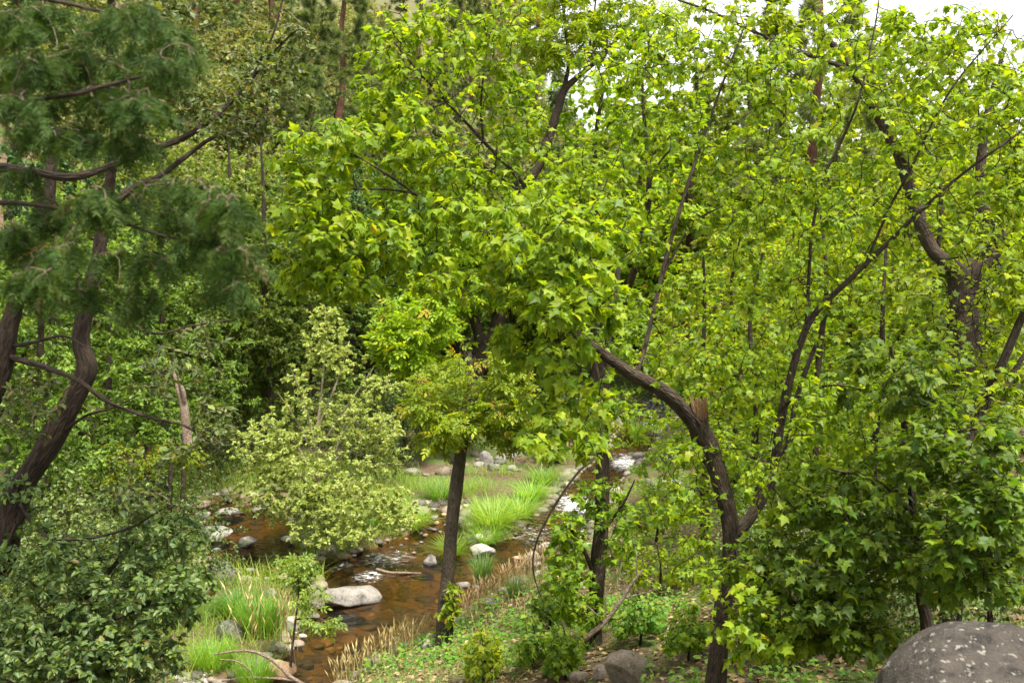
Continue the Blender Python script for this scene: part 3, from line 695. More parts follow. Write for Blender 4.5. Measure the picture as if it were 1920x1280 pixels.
for k in range(12):
    a = rs.uniform(0.2, 2.9); r = rs.uniform(.025, .05); o_ = sd * math.cos(a) * r + bk_ * math.sin(a) * r * (1 if bk_[1] > 0 else -1); l = Ls * rs.uniform(.5, 1.35); b0 = c0 + o_ - ax_ * .03
    stub.append(np.array([(*b0, .010), (*(b0 + ax_ * l * .6 + o_ * .1), .007), (*(b0 + ax_ * (l + .03) + o_ * .2 + rs.normal(size=3) * .006), .0015)]))
obj('splinters', tubes_mesh('splinters', stub, M['wood'], 5, .2), t1_trunk)
flap = [np.array([(*(c0 + sd * (-.05 + .012 * k) + bk_ * .02 - ax_ * .09), .012), (*(c0 + sd * (-.062 + .010 * k) + bk_ * .04 + ax_ * .0), .013), (*(c0 + sd * (-.055 + .008 * k) + bk_ * .03 + ax_ * rs.uniform(.05, .1)), .004)]) for k in range(4)]
obj('bark_flap', tubes_mesh('bark_flap', flap, M['bark_red'], 5, .15), t1_trunk)

# ------------------------------------------------------------------ other maples on the near bank
tree('maple_sapling', 'leafy green maple sapling beside the lichen boulder', 'tree',
     [('trunk', [(1740, 1200, 5.4, 26), (1728, 1120, 5.4, 22), (1718, 1020, 5.4, 19), (1705, 880, 5.4, 15), (1690, 760, 5.3, 11), (1670, 650, 5.2, 6)]),
      ('limb', [(1712, 960, 5.4, 9), (1640, 900, 5.2, 7), (1560, 880, 5.0, 4)]), ('limb', [(1708, 900, 5.4, 9), (1780, 820, 5.0, 7), (1850, 800, 4.7, 4)])],
     [(1650, 950, 150, 110, 5.2, .5), (1800, 830, 130, 90, 4.8, .4, 1.1), (1840, 1000, 100, 90, 4.7, .4), (1600, 1060, 120, 100, 5.2, .5), (1700, 700, 150, 80, 5.2, .5), (1560, 1160, 100, 70, 5.2, .4), (1760, 1080, 90, 60, 4.9, .4), (1890, 920, 60, 100, 4.6, .3), (1500, 1140, 110, 80, 5.3, .4), (1620, 1190, 80, 50, 5.1, .3), (1430, 1060, 80, 80, 5.5, .4), (1880, 1080, 60, 50, 4.7, .3), (1540, 960, 90, 80, 5.6, .4)],
     TM, 'maple_b', 1050, 10.5, 0.046, seed=21, droop=.4, tilt=.45, n_leaf=300, flat=.7)
tree('maple_tree', 'slender maple with two bare dark stems leaning at the right edge', 'tree',
     [('trunk', [(1790, 960, 6.6, 26), (1822, 830, 6.6, 22), (1850, 745, 6.6, 20), (1880, 680, 6.5, 17), (1905, 620, 6.5, 15), (1940, 540, 6.4, 12), (1990, 420, 6.3, 8)]),
      ('limb', [(1830, 900, 6.6, 14), (1868, 790, 6.6, 13), (1900, 700, 6.6, 11), (1930, 650, 6.6, 9), (1980, 560, 6.5, 6)])],
     [(1880, 520, 80, 90, 6.6, .6), (1850, 650, 90, 60, 6.8, .5), (1900, 330, 60, 100, 6.4, .5), (1780, 580, 90, 60, 6.9, .5), (1870, 740, 60, 60, 6.2, .4)],
     TM, 'maple', 340, 10, 0.05, seed=22, n_leaf=150)
tree('maple_sapling', 'clump of thin upright stems with light leaves right of centre', 'tree',
     [('trunk', [(1126, 830, 13, 13), (1150, 640, 12.5, 14), (1200, 470, 11, 13), (1216, 370, 10, 11), (1214, 300, 10, 8), (1206, 200, 10, 6), (1204, 100, 10, 3)]),
      ('limb', [(1216, 345, 10, 6), (1240, 300, 10, 5), (1280, 260, 9.9, 3)]), ('limb', [(1205, 420, 10, 5), (1175, 350, 10, 4), (1165, 260, 10, 3)])],
     [(1200, 200, 90, 120, 10, .8, .7), (1150, 320, 70, 80, 10, .7, .7), (1260, 220, 60, 80, 10, .6), (1200, 80, 90, 70, 10, .6)],
     TO, 'maple', 170, 8, 0.085, seed=24)
tree('maple_tree', 'dark trunk wrapped in leafy shoots on the bank below the limb', 'tree',
     [('trunk', [(1112, 1205, 9.0, 34), (1118, 1110, 9, 30), (1126, 1000, 9, 27), (1131, 900, 9, 25), (1129, 810, 9, 23), (1134, 700, 9, 20), (1150, 590, 9, 14), (1160, 500, 9, 8)]),
      ('limb', [(1118, 1090, 9, 9), (1090, 1020, 8.9, 7), (1060, 980, 8.8, 4)]), ('limb', [(1125, 1000, 9, 8), (1165, 950, 8.9, 6), (1190, 900, 8.8, 3)])],
     [(1070, 1080, 62, 80, 8.8, .5), (1100, 1150, 50, 40, 8.7, .4), (1170, 1000, 40, 60, 8.8, .4), (1125, 930, 50, 60, 8.9, .3), (1060, 990, 40, 40, 8.8, .3), (1140, 780, 60, 60, 8.9, .4), (1160, 620, 70, 70, 9, .5)],
     TM, 'maple', 420, 9, 0.052, seed=25, n_leaf=120)
tree('ash_tree', 'slim straight grey trunk at the pool edge with yellow-green leaves above', 'tree',
     [('trunk', [(829, 1224, 10.5, 31.0), (834, 1140, 10.5, 26.7), (841, 1060, 10.5, 24.9), (849, 970, 10.5, 24.1), (858, 890, 10.5, 23.2), (867, 835, 10.5, 21.5), (880, 780, 10.5, 17.2), (885, 720, 10.5, 12.9), (880, 660, 10.5, 7.7)]),
      ('limb', [(872, 815, 10.5, 9), (910, 770, 10.4, 7), (960, 730, 10.3, 5), (1000, 690, 10.2, 3)]), ('limb', [(870, 830, 10.5, 8), (830, 810, 10.4, 6), (790, 820, 10.3, 3)])],
     [(850, 790, 75, 45, 10.3, .6, 1.2), (1000, 770, 50, 45, 10.2, .4), (780, 770, 40, 30, 10.2, .4, .7), (930, 750, 70, 55, 10.3, .6, 1.1), (810, 830, 35, 28, 10.2, .4), (960, 810, 55, 35, 10.3, .4), (895, 690, 75, 55, 10.4, .5), (815, 720, 55, 45, 10.3, .5, .8), (960, 690, 55, 45, 10.3, .5, .8)],
     TA, 'ash', 480, 8, 0.10, mat='bark_grey', seed=26, droop=.5, n_leaf=120, sides=14)
tree('ash_tree', 'forked dark trunk with bright yellow-green crown behind the slim trunk', 'tree',
     [('trunk', [(860, 890, 20.5, 22), (868, 810, 20.5, 24), (884, 740, 20.5, 28), (896, 685, 20.5, 32), (905, 645, 20.5, 30), (890, 600, 20.5, 20), (872, 545, 20.5, 16), (866, 480, 20.5, 12), (850, 400, 20.5, 8)]),
      ('limb', [(903, 655, 20.5, 20), (925, 610, 20.5, 15), (940, 540, 20.5, 10), (960, 450, 20.5, 6)]), ('limb', [(882, 705, 20.3, 9), (862, 640, 20.1, 7), (835, 600, 19.8, 5), (790, 590, 19.8, 3)])],
     [(790, 600, 80, 55, 19.8, .9, 1.2), (840, 540, 80, 50, 20.1, .8), (760, 660, 50, 45, 19.6, .7), (730, 620, 40, 40, 19.6, .6), (800, 690, 45, 40, 19.8, .6), (930, 520, 80, 60, 20.5, .9), (880, 430, 90, 70, 20.5, .9)],
     TA2, 'ash', 720, 9, 0.21, seed=27, rtwig=.004)
tree('maple_tree', 'curved bare trunk forking below a light green crown against the sky', 'tree',
     [('trunk', [(930, 700, 27, 24.5), (945, 470, 27, 23.0), (975, 370, 27, 21.6), (1008, 312, 27, 19.4), (1030, 255, 27, 17.3), (1046, 205, 27, 15.8), (1058, 170, 27, 14.4), (1085, 143, 27, 10.8), (1135, 100, 27, 7.9), (1180, 40, 27, 5.0)]),
      ('limb', [(1056, 172, 27, 9.4), (1066, 120, 27, 7.2), (1060, 50, 27, 5.8), (1050, -40, 27, 4.3)]), ('limb', [(1095, 135, 27, 5.8), (1110, 60, 27, 4.3), (1120, -30, 27, 2.9)])],
     [(1050, 50, 90, 80, 27, 1.2, 1.3), (1140, 50, 80, 70, 27, 1.1), (1010, 100, 50, 40, 27, .8), (1100, -30, 120, 50, 27, 1), (990, 250, 50, 40, 27, .8, .8), (1240, 30, 80, 60, 27, 1, .8)],
     TA2, 'ash', 460, 8, 0.26, seed=28, rtwig=.005)
tree('cottonwood_tree', 'thick dark trunk forking into two heavy arms at the right', 'tree',
     [('trunk', [(1815, 980, 11, 74), (1812, 760, 11, 66), (1812, 650, 11, 61), (1806, 575, 11, 58), (1800, 525, 11, 50), (1770, 490, 11, 30), (1742, 458, 11, 26), (1712, 370, 11, 24), (1688, 295, 11, 22), (1644, 212, 11, 19), (1596, 128, 11, 15), (1540, 60, 11, 9)]),
      ('limb', [(1805, 560, 11, 48), (1822, 510, 11, 40), (1858, 475, 11, 34), (1870, 440, 11, 28), (1846, 408, 11, 26), (1838, 330, 11, 20), (1850, 220, 11, 14), (1880, 100, 11, 8)]),
      ('limb', [(1600, 132, 11, 9), (1480, 90, 11, 7), (1340, 25, 11, 5), (1270, 0, 11, 3)])],
     [(1880, 380, 80, 90, 11, .9), (1700, 180, 130, 120, 11, 1, .7), (1560, 60, 150, 80, 11, 1, .7), (1820, 90, 110, 100, 11, 1, .6), (1700, 520, 120, 70, 11.2, .8), (1400, 20, 110, 50, 11, .8, .6), (1900, 560, 60, 80, 11, .8)],
     TM, 'maple', 430, 7, 0.082, seed=29, sides=18, sub=7, rtwig=.003)

# ------------------------------------------------------------------ left foreground: live oak, juniper, bush
tree('oak_tree', 'dark rough oak trunk leaning in from the left with long grey branches', 'tree',
     [('trunk', [(-40, 1160, 5.6, 56.1), (2, 1040, 5.6, 49.3), (34, 925, 5.6, 45.9), (88, 838, 5.6, 42.5), (140, 742, 5.6, 39.1), (163, 690, 5.6, 39.1), (152, 640, 5.6, 34.0), (164, 560, 5.6, 32.3), (180, 500, 5.6, 27.2), (190, 430, 5.6, 22.1), (205, 350, 5.6, 19.0), (215, 240, 5.5, 17), (215, 100, 5.3, 15), (200, -80, 5.0, 13), (180, -260, 4.7, 9)]),
      ('limb', [(-60, 830, 5.5, 42.5), (-2, 700, 5.5, 39.1), (20, 600, 5.5, 34.0), (60, 480, 5.5, 27.2), (88, 395, 5.5, 22.9), (96, 320, 5.5, 18.7), (110, 240, 5.5, 11.9)]),
      ('limb', [(-80, 318, 5.2, 18.7), (0, 314, 5.2, 17.0), (60, 322, 5.2, 16.1), (140, 332, 5.3, 15.3), (240, 298, 5.4, 12.8), (272, 284, 5.4, 11.9), (345, 258, 5.5, 11.0), (410, 212, 5.6, 9.3), (468, 150, 5.7, 7.6), (505, 108, 5.8, 6.0), (555, 55, 5.8, 3.4)]),
      ('limb', [(70, 330, 5.2, 11.0), (72, 400, 5.2, 9.3), (80, 450, 5.2, 7.6), (60, 490, 5.2, 6.0), (10, 505, 5.2, 4.2)]),
      ('limb', [(196, 400, 5.6, 12.8), (250, 352, 5.65, 11.9), (300, 330, 5.7, 11.0), (345, 296, 5.8, 9.3), (400, 258, 5.9, 7.6), (470, 240, 6, 6.0), (500, 205, 6, 3.4)]),
      ('limb', [(470, 150, 5.7, 5.1), (510, 70, 5.7, 4.2), (530, 0, 5.7, 3.4)]),
      ('limb', [(14, 668, 5.5, 11.0), (90, 690, 5.3, 10.2), (150, 715, 5.2, 9.3), (200, 752, 5.2, 7.6), (280, 782, 5.2, 6.0), (350, 800, 5.2, 4.2), (420, 850, 5.2, 2.5)]),
      ('limb', [(110, 815, 5.6, 8.5), (160, 780, 5.5, 6.8), (210, 765, 5.5, 4.2), (260, 740, 5.5, 2.5)]),
      ('limb', [(30, 560, 5.5, 6.8), (130, 558, 5.4, 6.0), (200, 590, 5.4, 5.1), (290, 625, 5.4, 4.2), (360, 610, 5.4, 3.4), (430, 600, 5.4, 2.1)]),
      ('limb', [(20, 650, 5.5, 7.6), (70, 640, 5.4, 6.8), (120, 630, 5.4, 5.1), (160, 650, 5.4, 3.4)]),
      ('limb', [(30, 935, 5.6, 6.8), (80, 1000, 5.3, 6.0), (150, 1010, 5.2, 5.1), (240, 990, 5.2, 4.2), (320, 945, 5.2, 2.5)])],
     [(480, 140, 80, 70, 5.7, .4, .9), (420, 220, 90, 55, 5.7, .4), (545, 80, 60, 60, 5.8, .3, .8), (350, 200, 70, 50, 5.6, .4, .8), (490, 240, 60, 40, 5.9, .3), (330, 30, 90, 40, 5.5, .4), (560, 190, 40, 60, 5.9, .3, .7),
      (330, 700, 90, 60, 5.3, .4, .8), (400, 790, 50, 50, 5.2, .3), (60, 760, 70, 70, 5.4, .4), (300, 860, 60, 40, 5.2, .3, .7), (380, 620, 60, 40, 5.4, .3, .7), (250, 940, 80, 40, 5.2, .3, .8), (100, 560, 80, 50, 5.6, .3, .7),
      (120, -200, 200, 110, 4.4, .7, .8), (330, -260, 160, 100, 4.2, .7, .8), (-120, -150, 150, 120, 4.4, .7, .8), (60, -420, 220, 120, 4.0, .7, .8)],  # unseen crown above the frame, added to shade the left foreground
     TO, 'oak', 1300, 11, 0.042, mat='bark_oak', twig='dead', seed=31, droop=.15, tilt=.75, n_leaf=120, sides=16, sub=7, rough=.10)
tree('juniper_tree', 'feathery dark juniper boughs hanging close at the upper left', 'tree',
     [('trunk', [(-420, 1100, 2.7, 190), (-380, 700, 2.7, 170), (-330, 300, 2.7, 140), (-280, -60, 2.7, 100), (-250, -260, 2.7, 60)]),
      ('limb', [(-330, 300, 2.7, 25.0), (-180, 230, 2.7, 20.0), (-20, 190, 2.7, 15.0), (120, 180, 2.7, 10.0), (240, 150, 2.7, 6.0), (340, 130, 2.7, 3.0)]),
      ('limb', [(-290, -20, 2.7, 20.0), (-120, -20, 2.6, 15.0), (40, -10, 2.6, 11.0), (180, 20, 2.6, 7.0), (300, 50, 2.6, 3.0)]),
      ('limb', [(-350, 420, 2.8, 20.0), (-150, 400, 2.8, 15.0), (0, 380, 2.8, 10.0), (160, 400, 2.8, 7.0), (300, 440, 2.8, 4.5), (430, 470, 2.8, 2.5)])],
     [(x, y, 52, 30, 2.45 + .9 * ((k * 7) % 10) / 10, .1) for k, (x, y) in enumerate([(20, 40), (90, 20), (170, 40), (250, 20), (310, 60), (140, 100), (60, 110), (220, 110), (290, 130), (340, 110), (20, 190), (110, 180), (190, 180), (260, 190), (60, 250), (150, 250), (240, 260), (30, 330), (310, 340), (370, 350), (420, 380), (330, 400), (250, 380), (170, 370), (90, 400), (20, 440), (130, 460), (210, 470), (280, 480), (400, 440), (440, 470), (360, 470), (170, 540), (70, 520), (250, 560), (430, 530)])],
     TJ, 'juniper', 700, 4.2, 0.08, mat='bark_oak', twig='dead', seed=32, droop=1.1, tilt=.8, rtwig=.0013, sag=.1)
tree('oak_bush', 'dense dark leafy bush filling the lower left corner', 'bush',
     [('trunk', [(-60, 1330, 5.6, 40), (10, 1225, 5.5, 22), (95, 1178, 5.4, 15), (150, 1130, 5.4, 13), (205, 1070, 5.4, 10), (250, 1015, 5.4, 5)]),
      ('limb', [(60, 1200, 5.5, 12), (150, 1180, 5.2, 9), (240, 1150, 5.1, 7), (330, 1100, 5.2, 4)]), ('limb', [(-20, 1270, 5.5, 18), (60, 1290, 5.2, 12), (200, 1260, 5.1, 8), (330, 1220, 5.1, 4)]), ('limb', [(0, 1230, 5.5, 14), (-10, 1100, 5.5, 10), (30, 980, 5.5, 5)])],
     [(90, 1190, 150, 80, 5.2, .5, 1.2), (260, 1130, 130, 80, 5.2, .5, 1.2), (300, 1010, 90, 60, 5.4, .4), (100, 1050, 140, 80, 5.4, .5), (350, 1110, 55, 60, 5.1, .3), (60, 1260, 150, 60, 5.0, .4, 1.2), (240, 1240, 110, 60, 5.0, .4, 1.2), (30, 930, 60, 60, 5.6, .3)],
     TO, 'bush', 1000, 14, 0.041, mat='bark_oak', seed=33, droop=.2, tilt=.6, n_leaf=150)

# ------------------------------------------------------------------ the pale willow and saplings by the stream
tree('willow_shrub', 'pale willow shrub with bare straw-coloured stems beside the white riffle', 'shrub',
     [('trunk', [(618, 985, 15.3, 11), (600, 930, 15.3, 9), (590, 850, 15.3, 7), (600, 760, 15.3, 5), (608, 670, 15.3, 3.5), (610, 575, 15.3, 2)])]
     + [('limb', [(x0, y0, 15.3, 5), ((x0 + x1) / 2 + 6, (y0 + y1) / 2 - b, 15.2, 3.6), (x1, y1, 15.1 + (k % 3 - 1) * .4, 2)]) for k, (x0, y0, x1, y1, b) in enumerate(
        [(596, 880, 520, 735, 5), (592, 850, 700, 690, 10), (597, 800, 655, 640, 5), (596, 900, 740, 780, 25), (600, 930, 760, 870, 25), (604, 950, 470, 850, 30), (606, 960, 440, 950, 35), (600, 920, 500, 790, 20), (610, 970, 700, 930, 25), (594, 860, 545, 690, 5), (600, 930, 660, 760, 20), (612, 975, 530, 960, 20)])],
     [(610, 640, 45, 75, 15.3, .4, 1.6), (650, 680, 40, 40, 15.2, .4), (560, 720, 45, 45, 15.2, .4), (560, 800, 70, 60, 15.2, .6), (660, 790, 80, 60, 15.2, .6), (500, 850, 75, 70, 15, .6, 1.3), (560, 900, 80, 60, 15, .5), (700, 800, 60, 50, 15.1, .5), (720, 840, 50, 60, 15.1, .6), (600, 880, 110, 60, 14.9, .6), (660, 950, 110, 60, 14.7, .5, 2.0), (560, 950, 90, 50, 14.8, .5, 1.6), (620, 1000, 90, 30, 14.4, .4, 1.5), (740, 960, 50, 50, 14.7, .4, 1.4), (720, 720, 50, 30, 15.2, .3, .7), (480, 930, 50, 40, 15, .4)],
     TR, 'willow', 2000, 26, 0.048, mat='pale_twig', twig='pale_twig', seed=41, droop=.0, tilt=.8, rtwig=.0018, sides=7)
tree('ash_sapling', 'blue-green sapling with feathery leaves hanging over the pool edge', 'sapling',
     [('trunk', [(545, 1248, 10.7, 5), (552, 1180, 10.7, 4), (560, 1110, 10.7, 3), (556, 1050, 10.7, 3)]), ('limb', [(556, 1160, 10.7, 4), (600, 1160, 10.5, 3), (640, 1180, 10.4, 2)])],
     [(560, 1070, 36, 40, 10.7, .3), (575, 1110, 34, 30, 10.6, .3), (600, 1160, 45, 25, 10.5, .3)], TA, 'alder', 80, 6, 0.10, mat='bark_grey', seed=42)
tree('ash_sapling', 'small yellow-green sapling just right of the slim trunk', 'sapling',
     [('trunk', [(846, 1215, 10.3, 6), (848, 1160, 10.3, 5), (852, 1110, 10.3, 3)])], [(852, 1115, 18, 26, 10.3, .15), (846, 1150, 22, 22, 10.3, .15)], TO, 'ash', 34, 5, 0.07, mat='twig', seed=43)
for k, (bx, by, w, lab) in enumerate([(1235, 1060, 70, 'bushy yellow-green shrub between the wrapped trunk and broken maple'), (1200, 1150, 50, 'low leafy shrub behind the fallen branch'), (1290, 1180, 45, 'low leafy shrub at the left foot of the broken maple'), (1030, 1120, 40, 'low leafy shrub left of the wrapped trunk'), (1230, 960, 60, 'leafy shrub on the bank below the upstream slab'), (1460, 1190, 70, 'low leafy shrub right of the broken maple foot'), (905, 1225, 40, 'small grey-green plant on the bank right of the slim trunk'), (1000, 1195, 38, 'small leafy plant halfway along the near bank'), (1060, 1215, 40, 'low leafy plant above the flat brown rock')]):
    Gd = project(ground(bx, by + 60))[2]
    tree('bank_shrub', lab, 'shrub', [('trunk', [(bx, by + 60, Gd, 6), (bx + 4, by + 10, Gd, 4), (bx - 3, by - 40, Gd, 2)])], [(bx, by, w * .8, 50, Gd, .4), (bx - w * .5, by + 20, w * .5, 35, Gd - .1, .3), (bx + w * .5, by + 10, w * .5, 35, Gd + .1, .3)], TM, 'weed' if k % 2 else 'maple', 90, 8, 0.045, mat='twig', seed=140 + k)
tree('yellow_bush', 'yellow-green bush in sunlight behind the oak trunk', 'bush',
     [('trunk', [(280, 960, 13.5, 12), (275, 900, 13.5, 9), (270, 840, 13.5, 4)])], [(260, 860, 90, 40, 13.4, .8), (340, 850, 50, 30, 13.4, .6), (200, 900, 60, 30, 13.2, .6)], TO, 'ash', 260, 10, 0.055, mat='twig', seed=44)
tree('yellow_bush', 'small yellowing bush on the far side behind the limb leaves', 'bush',
     [('trunk', [(1045, 850, 21, 10), (1040, 800, 21, 6)])], [(1050, 790, 45, 45, 21, .8), (1160, 810, 25, 25, 22, .6)], TO, 'yellow', 120, 9, 0.09, mat='twig', seed=45)

# ------------------------------------------------------------------ background trees: a few kinds, copied
def clumpy(center, radii, k, sig, seed, shell=0.75):
    r = np.random.default_rng(seed); cs = unit(r.normal(size=(k, 3))) * (r.random((k, 1)) ** (1 / 3) * (1 - shell) + shell * r.uniform(.5, 1, (k, 1))) * np.array(radii) + np.array(center)
    def f(rng, n):
        P = cs[rng.integers(0, k, n)] + rng.normal(size=(n, 3)) * sig
        P[:, 2] = np.maximum(P[:, 2], 0.15); return P
    return f

def pine_pts(rng, n):
    z = rng.uniform(0, 1, n) ** .8 * 11 + 3.6; r = (2.7 * (1 - (z - 3) / 13.5) + .35) * rng.uniform(.55, 1, n); lev = np.round(z / .8); a = lev * 2.4 + rng.integers(0, 5, n) * 1.256 + rng.normal(size=n) * .16
    return np.stack([np.cos(a) * r, np.sin(a) * r, lev * .8 + .12 * r + rng.normal(size=n) * .15], -1)

PROTO = {}
def proto(key, **k):
    e, _, _ = tree(**k); PROTO[key] = [e, False]
def straight(h, r, lean=0.0, n=6, seed=0):
    q = np.random.default_rng(seed); return [(lean * t * h + q.normal() * .05 * h * .3 * t, q.normal() * .05 * h * .3 * t, -.3 + (h + .3) * t, r * (1 - .85 * t) + .006) for t in np.linspace(0, 1, n)]
proto('alder', name='alder_tree', label='-', cat='tree', wood=[('trunk', straight(7, .13, .02, seed=1))], blobs=None, tmpls=TR, lkey='alder', n_twig=800, per=24, size=.105, local=clumpy((0, 0, 4.0), (2.2, 2.2, 3.1), 46, .42, 1), seed=51, droop=.15, tilt=.7, rtwig=.004)
proto('alder2', name='alder_tree', label='-', cat='tree', wood=[('trunk', straight(6, .11, -.04, seed=2))], blobs=None, tmpls=TR, lkey='alder', n_twig=760, per=24, size=.10, local=clumpy((0, 0, 3.2), (2.0, 2.0, 2.8), 40, .4, 2), seed=52, droop=.15, tilt=.7, rtwig=.004)
proto('dark', name='evergreen_oak', label='-', cat='tree', wood=[('trunk', straight(6.5, .16, .05, seed=3))], blobs=None, tmpls=TR, lkey='dark', n_twig=760, per=17, size=.115, local=clumpy((0, 0, 4.2), (2.3, 2.3, 2.4), 44, .4, 3), seed=53, droop=.1, tilt=.8, rtwig=.004)
proto('ash', name='ash_tree', label='-', cat='tree', wood=[('trunk', straight(6.5, .12, .03, seed=4))], blobs=None, tmpls=TR, lkey='ash', n_twig=620, per=16, size=.14, local=clumpy((0, 0, 4.2), (2.1, 2.1, 2.6), 40, .42, 4), seed=54, droop=.3, tilt=.6, rtwig=.004)
proto('maple', name='maple_tree', label='-', cat='tree', wood=[('trunk', straight(5.5, .09, -.03, seed=5))], blobs=None, tmpls=TM[:1], lkey='maple', n_twig=420, per=9, size=.085, local=clumpy((0, 0, 2.9), (1.8, 1.8, 2.5), 40, .42, 5), seed=55, droop=.4, tilt=.5, rtwig=.003)
proto('bush', name='leafy_bush', label='-', cat='bush', wood=[('trunk', straight(1.8, .05, .1, seed=6))], blobs=None, tmpls=TO[:1], lkey='bush', n_twig=480, per=11, size=.065, local=clumpy((0, 0, 1.2), (1.3, 1.3, 1.2), 34, .26, 6), seed=56, droop=.1, tilt=.7)
proto('brush', name='brush_shrub', label='-', cat='shrub', wood=[('trunk', straight(2.2, .06, .1, seed=7))], blobs=None, tmpls=TR, lkey='brush', n_twig=480, per=16, size=.12, local=clumpy((0, 0, 1.5), (1.5, 1.5, 1.4), 34, .3, 7), seed=57, droop=.1, tilt=.8, twig='dead', rtwig=.004)
proto('pine', name='pine_tree', label='-', cat='tree', wood=[('trunk', straight(15, .22, .01, 9, seed=8))], blobs=None, tmpls=TN, lkey='pine', n_twig=430, per=8, size=.30, local=pine_pts, seed=58, droop=-.2, tilt=1, mat='bark_red', twig='bark_red', rtwig=.009, start=.45)
proto('snag', name='dead_shrub', label='-', cat='shrub', wood=[('trunk', straight(2.5, .05, .1, seed=9))], blobs=None, tmpls=TR, lkey='litter', n_twig=260, per=.4, size=.05, local=clumpy((0, 0, 1.5), (1.1, 1.1, 1.3), 30, .25, 9), seed=59, twig='dead', mat='dead', rtwig=.004)

LAB = {'alder': ('medium green leafy tree on the far bank of the stream', 'green trees beyond the stream'),
       'alder2': ('rounded green leafy tree low on the far bank', 'rounded trees beyond the stream'),
       'dark': ('dark evergreen oak in the shade beyond the stream', 'dark oaks beyond the stream'),
       'ash': ('yellow-green leafy tree standing behind the front maples', 'yellow-green trees in the background'),
       'maple': ('young green maple thicket tree behind the broken maple', 'maples in the thicket on the right'),
       'bush': ('low glossy green bush in the undergrowth', 'bushes in the undergrowth'),
       'brush': ('grey-green scrub shrub on the hillside at the upper left', 'scrub on the hillside'),
       'pine': ('tall reddish trunked pine on the hillside', 'pines on the hillside'),
       'snag': ('leafless grey twiggy shrub among the green thicket', 'dead twiggy shrubs')}
rb = np.random.default_rng(77); PLACED = {}
def put(key, px, D, s=1.0, label=None, group=None, sz=None):
    x = (px - 960) / FPX * D; y = D * math.cos(PITCH) + (0); z = gz(x, y) - 0.05
    pr = PROTO[key]; lab = label or LAB[key][0]; gr = group or LAB[key][1]
    sc = (s * rb.uniform(.9, 1.1), s * rb.uniform(.9, 1.1), (sz or s) * rb.uniform(.92, 1.1)); rz = rb.uniform(0, 6.28)
    if not pr[1]:
        e = pr[0]; pr[1] = True; e.location = (x, y, z); e.rotation_euler = (0, 0, rz); e.scale = sc; e['label'] = lab; e['group'] = gr
    else: e = copy_tree(pr[0], (x, y, z), rz, sc, lab, gr)
    PLACED.setdefault(lab, []).append((px, e)); return e

# far bank, left to centre
for px, D, k, s in [(-60, 15, 'alder2', .85), (70, 13, 'alder', .7), (190, 15.5, 'alder2', .8), (300, 17.5, 'alder', .7), (20, 19, 'dark', 1), (140, 20, 'alder', .9), (260, 21, 'alder', .95),
                    (400, 20.5, 'alder2', .85), (500, 21, 'alder', .9), (590, 22, 'alder2', .95), (450, 24, 'alder', 1.05), (560, 25.5, 'alder', .95), (660, 27, 'dark', .95), (730, 28, 'dark', 1.0), (790, 29, 'alder', .85), (850, 30, 'dark', .8),
                    (690, 29, 'dark', 1.0), (350, 26, 'alder', .95), (620, 31, 'alder', 1.0), (760, 33, 'alder', 1.0), (900, 33, 'ash', .8), (960, 31, 'alder2', .7), (1040, 33, 'ash', .75), (1120, 36, 'ash', .8), (820, 38, 'ash', 1.0), (980, 40, 'alder', .9), (1090, 44, 'alder', 1.0), (1180, 46, 'ash', .9)]:
    put(k, px, D, s)
for px, D, s in [(130, 10.5, .8), (240, 11.5, .7), (40, 9.5, .8), (330, 12.8, .55), (210, 13.5, .7), (90, 12, .8), (370, 19, .7), (300, 15.5, .6), (450, 19.4, .6), (640, 20, .8), (760, 24.5, .7), (700, 22.5, .6), (0, 8.0, .8), (180, 8.6, .6), (1012, 20.5, .45), (705, 18.6, .5), (760, 21, .55), (690, 20, .6), (1075, 23.5, .5), (965, 23.5, .35)]:
    put('bush', px, D, s, label='low glossy green bush in the undergrowth at the left' if px < 420 else 'low green bush on the grassy far bank', group='bushes at the left' if px < 420 else 'bushes on the grassy far bank')
# hillside
for i in range(120):
    px = rb.uniform(-150, 1000); D = rb.uniform(32, 85); put('brush', px, D, rb.uniform(1.1, 2.0))
for px, D, s in [(640, 42, 1.0), (385, 52, .9), (150, 46, .8), (60, 38, .8), (520, 60, 1.0), (1010, 48, 1.0), (720, 36, .6), (880, 60, .9), (1090, 62, .7), (260, 64, 1), (460, 70, .9), (790, 75, 1), (-40, 55, .9), (590, 36, .55), (310, 36, .55), (1150, 75, .7)]:
    put('pine', px, D, s)
for i in range(18):
    px = rb.uniform(-150, 900); D = rb.uniform(34, 80); put('alder2' if i % 3 else 'dark', px, D, rb.uniform(.6, .9), label='leafy tree among the scrub on the hillside', group='trees on the hillside')
# far slope up the valley
for i in range(140):
    px = rb.uniform(850, 2050); D = rb.uniform(110, 320); put('pine' if i % 3 == 1 else 'brush', px, D, rb.uniform(.8, 1.3) if i % 3 == 1 else rb.uniform(2.5, 5), label='distant hazy tree on the far slope up the valley', group='trees on the far slope')
